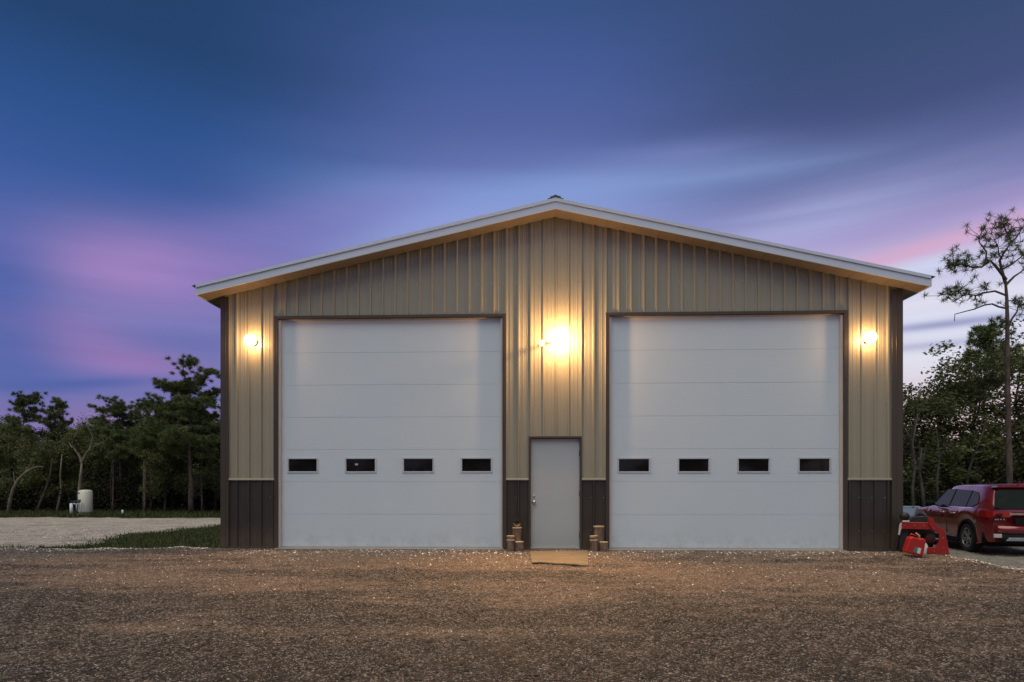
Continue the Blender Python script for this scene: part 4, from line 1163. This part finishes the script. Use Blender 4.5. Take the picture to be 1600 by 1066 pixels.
# ------------------------------------------------------------------ well tank on the far left
M['cream'] = mat('cream_tank', (0.72, 0.70, 0.56), 0.45, var=0.08)
M['pvc'] = mat('white_pvc', (0.7, 0.74, 0.76), 0.4)
gt = ground_at(133.5, 804.8)
TK = empty('pressure_tank', gt, 0, 'cream upright water tank on a stand at the edge of the trees', 'tank')
sc_ = gt.y / F; r = 9.8 * sc_; h = 39.5 * sc_
t = MB(); t.lathe([(0, 4 * sc_), (r * 0.93, 4 * sc_), (r, 5.5 * sc_), (r, h - 3 * sc_), (r * 0.88, h - 1.2 * sc_), (r * 0.5, h - 0.2 * sc_), (0, h)], 32); t.build('tank_body', M['cream'], TK, True)
t = MB(); t.lathe([(r * 0.72, 0), (r * 0.72, 4.2 * sc_)], 24); t.build('tank_stand', M['cream'], TK, True)
for z0, z1, x0, x1 in ((33, 35.5, -7, -3), (22, 24.5, -8, -0.5)):
    t = MB(); n = 6; vs = []
    for z in (z0, z1):
        for i in range(n + 1):
            x = (x0 + (x1 - x0) * i / n) * sc_; vs.append((x, -math.sqrt(max(0, (r + 0.004) ** 2 - x * x)), z * sc_))
    t.add(vs, [(i, i + 1, n + 2 + i, n + 1 + i) for i in range(n)]); t.build('tank_label', M['green'], TK)
gp = ground_at(116, 806)
PP = empty('well_pipes', gp, 0, 'white pipes and grey filter cylinder beside the cream tank', 'pipework')
def P_(x, y, d=0): return ((x - 116) * sc_, d, (806 - y) * sc_)
t = MB(); t.tube([P_(111.5, 805.5), P_(111.5, 787)], 2.2 * sc_, 14); t.build('filter_cylinder', M['pvc'], PP, True)
t = MB(); t.tube([P_(111, 786.5), P_(111.3, 784.5), P_(120, 784.5), P_(125, 785)], 1.6 * sc_, 10); t.build('pump_head', M['dkmetal'], PP, True)
t = MB(); t.tube([P_(115, 787), P_(119, 788.5), P_(126, 786.5), P_(126.5, 801), P_(122, 804), P_(120, 805.5)], 0.9 * sc_, 8); t.build('pipe', M['pvc'], PP, True)
t = MB(); t.tube([P_(119.2, 788), P_(119.2, 798)], 0.5 * sc_, 8); t.build('pipe', M['pvc'], PP, True)
gm_ = ground_at(191.5, 805.5)
t = MB(); t.tube([(0, 0, 0), (0, 0, 0.28), (0.01, 0, 0.30)], [0.05, 0.05, 0.03], 10); o = t.build('marker_post', M['pvc'], None, True); o.location = gm_; tag(o, 'short white marker post in the grass right of the tank', 'post')

# ------------------------------------------------------------------ trees
def leaves_mesh(name, centers, size, rg, n_per, spread, tint_c=None, flat=0.0, aspect=0.5):
    k = len(centers); N = k * n_per
    cl = np.repeat(centers, n_per, 0)
    off = rg.normal(0, 1, (N, 3)) * np.repeat(spread, n_per, 0)
    p = cl + off
    a = rg.normal(0, 1, (N, 3)); a[:, 2] *= 0.6; a /= np.linalg.norm(a, axis=1, keepdims=True)
    b = rg.normal(0, 1, (N, 3)); b -= a * (a * b).sum(1, keepdims=True); b /= np.linalg.norm(b, axis=1, keepdims=True)
    s = size * rg.uniform(0.6, 1.3, (N, 1))
    V = np.stack([p - a * s, p + b * s * aspect, p + a * s, p - b * s * aspect], 1).reshape(-1, 3)
    Fc = np.arange(4 * N).reshape(-1, 4)
    tc_ = np.repeat(rg.random(k) if tint_c is None else tint_c, n_per)
    tint = np.clip(0.6 * tc_ + 0.4 * rg.random(N), 0, 1)
    return np_mesh(name, V, Fc, np.repeat(tint, 4))

def grow(rg, base, top, n_limb, spread, r0, zfrac=(0.35, 0.95), up=0.5, wig=0.05, sub=3):
    """trunk, limbs and twigs as tubes; returns MB and twig end points"""
    mb = MB(); base, top = Vector(base), Vector(top); H = (top - base).length
    path = []; 
    for i in range(9):
        t_ = i / 8; p = base.lerp(top, t_) + Vector((rg.normal() * wig * H * t_, rg.normal() * wig * H * t_, 0)) * (0.6 if i < 8 else 0)
        path.append(p)
    mb.tube(path, [r0 * (1.15 if i == 0 else 1) * (1 - 0.85 * i / 8) for i in range(9)], 9)
    ends = []
    for k in range(n_limb):
        f = zfrac[0] + (zfrac[1] - zfrac[0]) * (k + rg.random()) / n_limb
        i = min(7, int(f * 8)); p0 = path[i].lerp(path[i + 1], f * 8 - i)
        an = k * 2.4 + rg.random() * 0.9; L = spread * H * (1.0 - 0.5 * abs(f - 0.5)) * rg.uniform(0.6, 1.1)
        d = Vector((math.cos(an), math.sin(an), up * rg.uniform(0.3, 1.4))).normalized()
        pts = [p0]; q_ = p0.copy(); dd = d.copy()
        for j in range(4):
            dd = (dd + Vector((rg.normal(), rg.normal(), rg.normal() + 0.15)) * 0.22).normalized(); q_ = q_ + dd * L / 4; pts.append(q_.copy())
        rr = r0 * 0.42 * (1.1 - f)
        mb.tube(pts, [rr * (1 - 0.2 * j) + 0.006 for j in range(5)], 6, cap=False)
        for s_ in range(sub):
            j = rg.integers(1, 5); a0 = pts[j]; e = a0 + Vector((rg.normal(), rg.normal(), rg.normal() * 0.6 + 0.3)).normalized() * L * rg.uniform(0.25, 0.5)
            mid = (a0 + e) / 2 + Vector((rg.normal(), rg.normal(), rg.normal())) * 0.04 * L
            mb.tube([a0, mid, e], [rr * 0.5 + 0.004, rr * 0.3 + 0.003, 0.004], 5, cap=False); ends += [mid, e]
        ends += [pts[-1], pts[-2], pts[-3]]
    ends.append(path[-1]); return mb, ends

def oak_proto(seed, H=8.0, sparse=1.0, low=0.2):
    rg = np.random.default_rng(seed)
    mb, ends = grow(rg, (0, 0, -0.2), (rg.normal() * 0.3, rg.normal() * 0.3, H * 0.88), 15, 0.36, 0.13, (low, 0.95), 0.55, 0.03, 4)
    cen = np.array([tuple(e) for e in ends])
    extra = cen[rg.integers(0, len(cen), int(len(cen) * 0.8))] + rg.normal(0, 0.35, (int(len(cen) * 0.8), 3))
    cen = np.concatenate([cen, extra]); cen = cen[cen[:, 2] > 0.5]
    cen = cen[rg.random(len(cen)) < sparse]
    sp = rg.uniform(0.16, 0.38, (len(cen), 1)) * np.array([[1, 1, 0.7]])
    crown = leaves_mesh('crown', cen, 0.085, rg, 62, sp)
    crown.materials.append(M['leaf']); tr = mb.mesh('trunk'); tr.materials.append(M['oak_bark'])
    tr.polygons.foreach_set('use_smooth', [True] * len(tr.polygons))
    zz = np.array([v.co.z for v in crown.vertices]); return tr, crown, float(np.percentile(zz, 99.8))

def needles_mesh(name, cen, rg, n_per, L, w=0.012):
    k = len(cen); N = k * n_per; c = np.repeat(cen, n_per, 0)
    d = rg.normal(0, 1, (N, 3)); d[:, 2] += 0.35; d /= np.linalg.norm(d, axis=1, keepdims=True)
    b = rg.normal(0, 1, (N, 3)); b -= d * (d * b).sum(1, keepdims=True); b /= np.linalg.norm(b, axis=1, keepdims=True)
    l = L * rg.uniform(0.6, 1.15, (N, 1)); st = c + d * 0.02
    V = np.stack([st - b * w, st + b * w, st + d * l + rg.normal(0, 0.02, (N, 3))], 1).reshape(-1, 3)
    tint = np.clip(0.5 * np.repeat(rg.random(k), n_per) + 0.5 * rg.random(N), 0, 1)
    return np_mesh(name, V, np.arange(3 * N).reshape(-1, 3), np.repeat(tint, 3))

def pine_proto(seed, H=9.0, low=0.45, dens=1.0, r0=0.13, spread=0.22, nl=22):
    rg = np.random.default_rng(seed)
    mb, ends = grow(rg, (0, 0, -0.2), (rg.normal() * 0.25, rg.normal() * 0.25, H), nl, spread, r0, (low, 0.99), 0.30, 0.012, 4)
    cen = np.array([tuple(e) for e in ends])
    ex = cen[rg.integers(0, len(cen), int(len(cen) * 1.6 * dens))]; ex = ex + rg.normal(0, 1, ex.shape) * np.array([0.26, 0.26, 0.12])
    cen = np.concatenate([cen, ex])
    nd = needles_mesh('crown', cen, rg, 70, 0.25, 0.017); nd.materials.append(M['needle'])
    tr = mb.mesh('trunk'); tr.materials.append(M['pine_bark']); tr.polygons.foreach_set('use_smooth', [True] * len(tr.polygons))
    zz = np.array([v.co.z for v in nd.vertices]); return tr, nd, float(np.percentile(zz, 99.8))

def place(proto, name, px, top_y, Y, label, group=None, rz=None, sxy=1.0, cat='tree'):
    x = (px - 800) / F * Y; g = float(gz(x, Y)); H = HC + (HOR - top_y) * Y / F - g
    s_ = H / proto[2]
    T_ = empty(name, (x, Y, g), random.uniform(0, 6.28) if rz is None else rz, label, cat, group)
    T_.scale = (s_ * sxy, s_ * sxy, s_)
    for nm, me in (('trunk', proto[0]), ('crown', proto[1])):
        o = bpy.data.objects.new(nm, me); C.objects.link(o); o.parent = T_
    return T_

oaks = [oak_proto(s_, 8.0) for s_ in (21, 22, 23, 24)]
oak_open = [oak_proto(s_, 8.0, 0.5, 0.15) for s_ in (31, 32, 33)]
pines = [pine_proto(s_, 9.0) for s_ in (41, 42)]
slim = [pine_proto(s_, 9.0, 0.62, 0.6, 0.10, 0.15, 14) for s_ in (51, 52, 53)]
bigpine = pine_proto(61, 10.0, 0.42, 1.6, 0.16, 0.24, 34)

GL = 'trees along the far edge of the left lot'
place(bigpine, 'pine_tree', 299, 568, 36.5, 'tallest pine of the left tree line, close beside the building', None, 0.6, 1.25)
place(slim[0], 'pine_tree', 38, 612, 41, 'slim pine rising above the trees at the far left', None, 1.0)
place(slim[1], 'pine_tree', 91, 622, 42, 'round-topped slim pine above the trees near the tank', None, 2.0)
place(oaks[0], 'oak_tree', 12, 655, 40, 'broad dark oak at the left edge of the picture', None, 0.3)
place(oaks[1], 'oak_tree', 62, 668, 39.5, 'dark oak between the two slim pines', None, 1.3)
place(oaks[2], 'oak_tree', 118, 672, 40.5, 'dark oak directly behind the cream tank', None, 2.3)
place(oaks[3], 'oak_tree', 152, 650, 41, 'dark oak just right of the cream tank', None, 3.1)
place(pines[0], 'pine_tree', 192, 624, 40, 'bushy pine midway between the tank and the tallest pine', None, 0.9, 1.2)
place(pines[1], 'pine_tree', 236, 622, 39, 'bushy pine next left of the tallest pine', None, 2.2, 1.2)
place(oaks[1], 'oak_tree', 258, 650, 38.4, 'leafy oak in front of the tallest pine on its left', None, 4.0)
place(oaks[0], 'oak_tree', 336, 645, 39, 'leafy oak partly hidden by the left corner of the building', None, 5.2)
place(slim[2], 'pine_tree', 316, 640, 37.5, 'slim pine between the tallest pine and the building', None, 5.0)
place(slim[1], 'pine_tree', 226, 655, 37, 'slim bare-stemmed pine left of the tallest pine', None, 3.3)
place(slim[0], 'pine_tree', 176, 668, 37.5, 'slim low pine right of the cream tank', None, 3.9)
for i, (px, ty, Y) in enumerate([(-60, 640, 41), (-20, 650, 44), (30, 672, 46), (90, 668, 47), (140, 664, 47), (185, 655, 48), (230, 648, 48), (275, 640, 48), (325, 645, 47), (370, 640, 44), (-120, 640, 40), (-190, 630, 41)]):
    place(oaks[i % 4], 'oak_tree', px, ty, Y, 'dark oak deep in the left tree line behind the others', GL, sxy=1.25)
# trees behind the building, hidden from the photograph's own viewpoint but part of the same wood
for i in range(6):
    place(oaks[i % 4], 'oak_tree', 430 + i * 165, 640, 46, 'oak in the wood behind the building', 'wood behind the building', sxy=1.2)

def tube_tree(name, Y, trunk_pts, r0, label, barkm, limbs=(), leaves=None, seed=5):
    """trunk and limbs given as picture points at a common distance, limbs pushed nearer or farther"""
    x0 = (trunk_pts[0][0] - 800) / F * Y; g = float(gz(x0, Y))
    T_ = empty(name, (x0, Y, g), 0, label, 'tree')
    def W(p, d=0.0): return Vector(((p[0] - 800) / F * Y - x0, d, HC + (HOR - p[1]) * Y / F - g))
    mb = MB(); pts = [W(p) for p in trunk_pts]; pts[0].z = -0.15
    n = len(pts); mb.tube(pts, [r0 * (1 - 0.62 * i / (n - 1)) for i in range(n)], 10)
    ends = []
    rg = np.random.default_rng(seed)
    for lp, rr in limbs:
        d = 0.0; sgn = rg.choice([-1, 1]); q_ = []
        for i, p in enumerate(lp):
            q_.append(W(p, d)); d = sgn * rg.uniform(0.0, 0.12) * (i + 1)
        mb.tube(q_, [rr * (1 - 0.75 * i / max(1, len(q_) - 1)) + 0.005 for i in range(len(q_))], 7, cap=False)
        ends.append(q_)
    mb.build('trunk', barkm, T_, True)
    return T_, ends, W
YT = 36.2
tube_tree('bare_tree', YT, [(123, 803), (124, 770), (126, 745), (128, 722)], 0.13, 'pale forked trunk rising behind the cream tank', M['pale_bark'],
          [([(128, 724), (122, 712), (113, 700), (111, 690), (118, 678), (122, 668)], 0.06), ([(128, 722), (134, 710), (141, 700), (149, 694)], 0.07), ([(113, 700), (106, 690)], 0.04), ([(141, 700), (147, 682), (143, 672)], 0.05), ([(149, 694), (160, 692), (168, 686)], 0.03)])
tube_tree('bare_tree', YT - 1, [(12, 803), (16, 782), (20, 765), (28, 750), (40, 738), (52, 731)], 0.11, 'pale trunk bending over to the right at the far left', M['pale_bark'],
          [([(52, 731), (60, 729), (66, 730)], 0.05), ([(24, 757), (22, 748), (19, 736)], 0.04), ([(40, 738), (46, 728), (56, 720)], 0.03)])
for i, (pts, r_, lab) in enumerate([
        ([(225, 803), (225.5, 760), (226, 715), (224, 690), (226, 660)], 0.09, 'thin pale stem standing midway along the left tree line'),
        ([(56, 803), (63, 785), (70, 768), (78, 745), (82, 715)], 0.09, 'thin trunk leaning right near the far left'),
        ([(88, 803), (92, 785), (96, 765), (94, 742), (97, 710)], 0.09, 'thin grey trunk just left of the well pipes'),
        ([(173, 803), (174, 780), (173, 750), (176, 720), (175, 690)], 0.06, 'thin dark stem right of the cream tank'),
        ([(268, 803), (269, 770), (270, 735), (268, 705), (270, 670)], 0.08, 'reddish stem left of the tallest pine')]):
    tube_tree('bare_tree', 38.2 + 0.3 * i, pts, r_, lab, M['pale_bark'] if i in (0, 2) else M['pine_bark'], seed=20 + i)

def mass(name, x0, x1, y0, y1, h, n, label, seed, leaf=0.14, cat='undergrowth', m='leaf'):
    rg = np.random.default_rng(seed); k = n // 40
    X = rg.uniform(x0, x1, k); Y = rg.uniform(y0, y1, k)
    hh = h * (0.72 + 0.28 * np.sin(X * 0.9 + seed) * np.cos(X * 0.37)); Z = gz(X, Y) + hh * rg.random(k) ** 0.9
    me = leaves_mesh(name, np.stack([X, Y, Z], -1), leaf, rg, 40, np.full((k, 3), 0.34)); me.materials.append(M[m])
    o = link(name, me); return tag(o, label, cat, kind='stuff')
mass('undergrowth', -46, -8, 38.8, 43, 2.4, 90000, 'dark undergrowth filling the foot of the left trees', 71, 0.08, m='brush')
mass('woodland', -70, -6, 50, 55, 5.5, 50000, 'dark mass of distant woodland behind the left tree line', 72, 0.26, 'woodland')
mass('undergrowth', 12, 40, 28.5, 34, 2.0, 70000, 'dark undergrowth beneath the trees behind the car', 73, 0.055, m='brush')
mass('woodland', 0, 75, 44, 50, 3.6, 30000, 'low woodland in the distance on the right', 74, 0.24, 'woodland')
mass('woodland', -8, 12, 46, 52, 5.0, 12000, 'woodland hidden behind the building', 75, 0.24, 'woodland')

GR = 'trees behind the parked car'
place(oak_open[0], 'oak_tree', 1428, 572, 30, 'leafy oak close beside the right corner of the building', None, 0.2, 1.15)
place(oak_open[1], 'oak_tree', 1478, 548, 31, 'leafy oak behind the front of the red car', None, 1.9, 1.15)
place(oak_open[2], 'oak_tree', 1532, 508, 30, 'tallest oak on the right, just left of the tall pine trunk', None, 3.0, 1.1)
place(oak_open[0], 'oak_tree', 1592, 528, 31, 'leafy oak at the right edge behind the tall pine trunk', None, 4.4, 1.15)
place(oaks[2], 'oak_tree', 1455, 672, 34, 'low dark oak behind the bonnet of the red car', None, 0.5, 1.3)
place(oaks[3], 'oak_tree', 1545, 676, 33, 'low dark oak behind the roof of the red car', None, 1.5, 1.3)
for i, (px, ty, Y) in enumerate([(1390, 640, 34), (1660, 540, 31), (1730, 540, 32), (1800, 520, 33), (1620, 670, 35), (1500, 680, 36)]):
    place(oaks[i % 4], 'oak_tree', px, ty, Y, 'dark oak deep in the wood on the right', GR, sxy=1.25)

# unseen trees added behind the photographer to darken the window reflections
for i in range(18):
    place_px = None
    x = -58 + 7 * i + 1.5 * math.sin(i * 3.1); p = (oaks[i % 4] if i % 3 else pines[i % 2])
    T_ = empty('oak_tree' if i % 3 else 'pine_tree', (x, -38 - 3 * math.cos(i * 2.2), -0.25), i * 1.3, 'unseen tree added behind the camera for dark window reflections', 'tree', 'trees added behind the camera')
    k_ = (9.5 + math.sin(i * 5.0)) / p[2]; T_.scale = (k_ * 1.3, k_ * 1.3, k_)
    for nm, me in (('trunk', p[0]), ('crown', p[1])):
        o = bpy.data.objects.new(nm, me); C.objects.link(o); o.parent = T_
mass('undergrowth', -75, 75, -48, -42, 4.5, 30000, 'dark undergrowth added behind the camera for the window reflections', 76, 0.26)
for i, (pts, r_, lab) in enumerate([
        ([(1428, 792), (1426, 760), (1430, 725), (1426, 690), (1434, 650)], 0.07, 'slender grey trunk just right of the building corner'),
        ([(1446, 792), (1441, 765), (1436, 735), (1440, 700)], 0.09, 'grey trunk above the pale blue cabinet'),
        ([(1467, 790), (1464, 750), (1468, 715), (1463, 670)], 0.07, 'slender trunk above the bonnet of the red car'),
        ([(1508, 790), (1512, 740), (1530, 690), (1545, 650)], 0.07, 'trunk leaning right behind the roof of the red car')]):
    tube_tree('bare_tree', 28.0 + 0.3 * i, pts, r_, lab, M['oak_bark'], [([pts[2], (pts[2][0] + 9, pts[2][1] - 18), (pts[2][0] + 12, pts[2][1] - 40)], r_ * 0.5)], seed=40 + i)
# the tall pine at the right edge
YP = 24.0
T_, limbs, W = tube_tree('pine_tree', YP, [(1579, 790), (1577, 720), (1575, 640), (1574, 560), (1574, 500), (1573, 465), (1571, 440)], 0.115,
    'tall thin-crowned pine with a bare trunk behind the red car', M['pine_bark'],
    [([(1571, 442), (1568, 420), (1566, 405), (1574, 390), (1582, 378), (1580, 360), (1576, 342)], 0.055),
     ([(1572, 445), (1585, 432), (1600, 424), (1618, 410)], 0.045),
     ([(1572, 437), (1560, 428), (1548, 418), (1538, 412), (1528, 420), (1510, 422), (1492, 420), (1478, 416), (1466, 418)], 0.05),
     ([(1540, 412), (1538, 395), (1530, 380), (1522, 372)], 0.03),
     ([(1492, 420), (1486, 405), (1482, 396)], 0.018),
     ([(1573, 462), (1552, 456), (1536, 458), (1520, 464), (1504, 462), (1490, 470), (1476, 462), (1462, 468)], 0.035),
     ([(1504, 462), (1492, 456), (1480, 457)], 0.014),
     ([(1573, 482), (1560, 480), (1548, 476), (1530, 480), (1515, 486), (1500, 490), (1487, 493), (1491, 502)], 0.032),
     ([(1574, 515), (1584, 498), (1592, 486), (1604, 466)], 0.045),
     ([(1574, 470), (1590, 472), (1606, 468)], 0.02),
     ([(1566, 405), (1558, 398), (1554, 388), (1548, 376)], 0.025),
     ([(1582, 378), (1592, 368), (1598, 356), (1606, 352)], 0.03),
     ([(1568, 420), (1584, 412), (1598, 400), (1608, 392)], 0.03),
     ([(1576, 342), (1566, 348), (1558, 358), (1546, 362)], 0.02),
     ([(1538, 440), (1545, 452), (1548, 456)], 0.012),
     ([(1580, 360), (1570, 366), (1560, 372)], 0.018)])
rg = np.random.default_rng(88); cen = []; tw = MB()
dens = {7: 0.0, 15: 0.8, 14: 0.6, 6: 0.8, 4: 1.0, 9: 0.8}
for li, q_ in enumerate(limbs):
    ln = len(q_)
    for i in range(ln - 1):
        f = (i + 0.5) / (ln - 1)
        wt = dens.get(li, 1.0) * (0.25 + 1.5 * f)
        if li in (0, 1, 12) and i < 2: wt *= 0.3
        if li in (2, 5) and i < 2: wt = 0.0
        if li == 8 and i < 2: wt = 0.2
        seg = (q_[i + 1] - q_[i]).length
        for _ in range(rg.poisson(5.0 * wt * seg / 0.45)):
            a_ = q_[i].lerp(q_[i + 1], rg.random())
            e = a_ + Vector((rg.normal() * 0.26, rg.normal() * 0.30, rg.normal() * 0.17 + 0.06))
            tw.tube([a_, (a_ + e) / 2 + Vector((0, 0, -0.03)), e], [0.012, 0.009, 0.006], 4, cap=False); cen.append(tuple(e))
tw.build('twigs', M['pine_bark'], T_)['kind'] = 'stuff'
cen = np.array(cen)
me = needles_mesh('crown', cen, rg, 30, 0.22, 0.010); me.materials.append(M['needle'])
o = bpy.data.objects.new('crown', me); C.objects.link(o); o.parent = T_
# pine at x 1525: a top showing above the oaks
place(slim[2], 'pine_tree', 1533, 505, 33, 'slim pine top poking out above the right-hand oaks', None, 1.1)
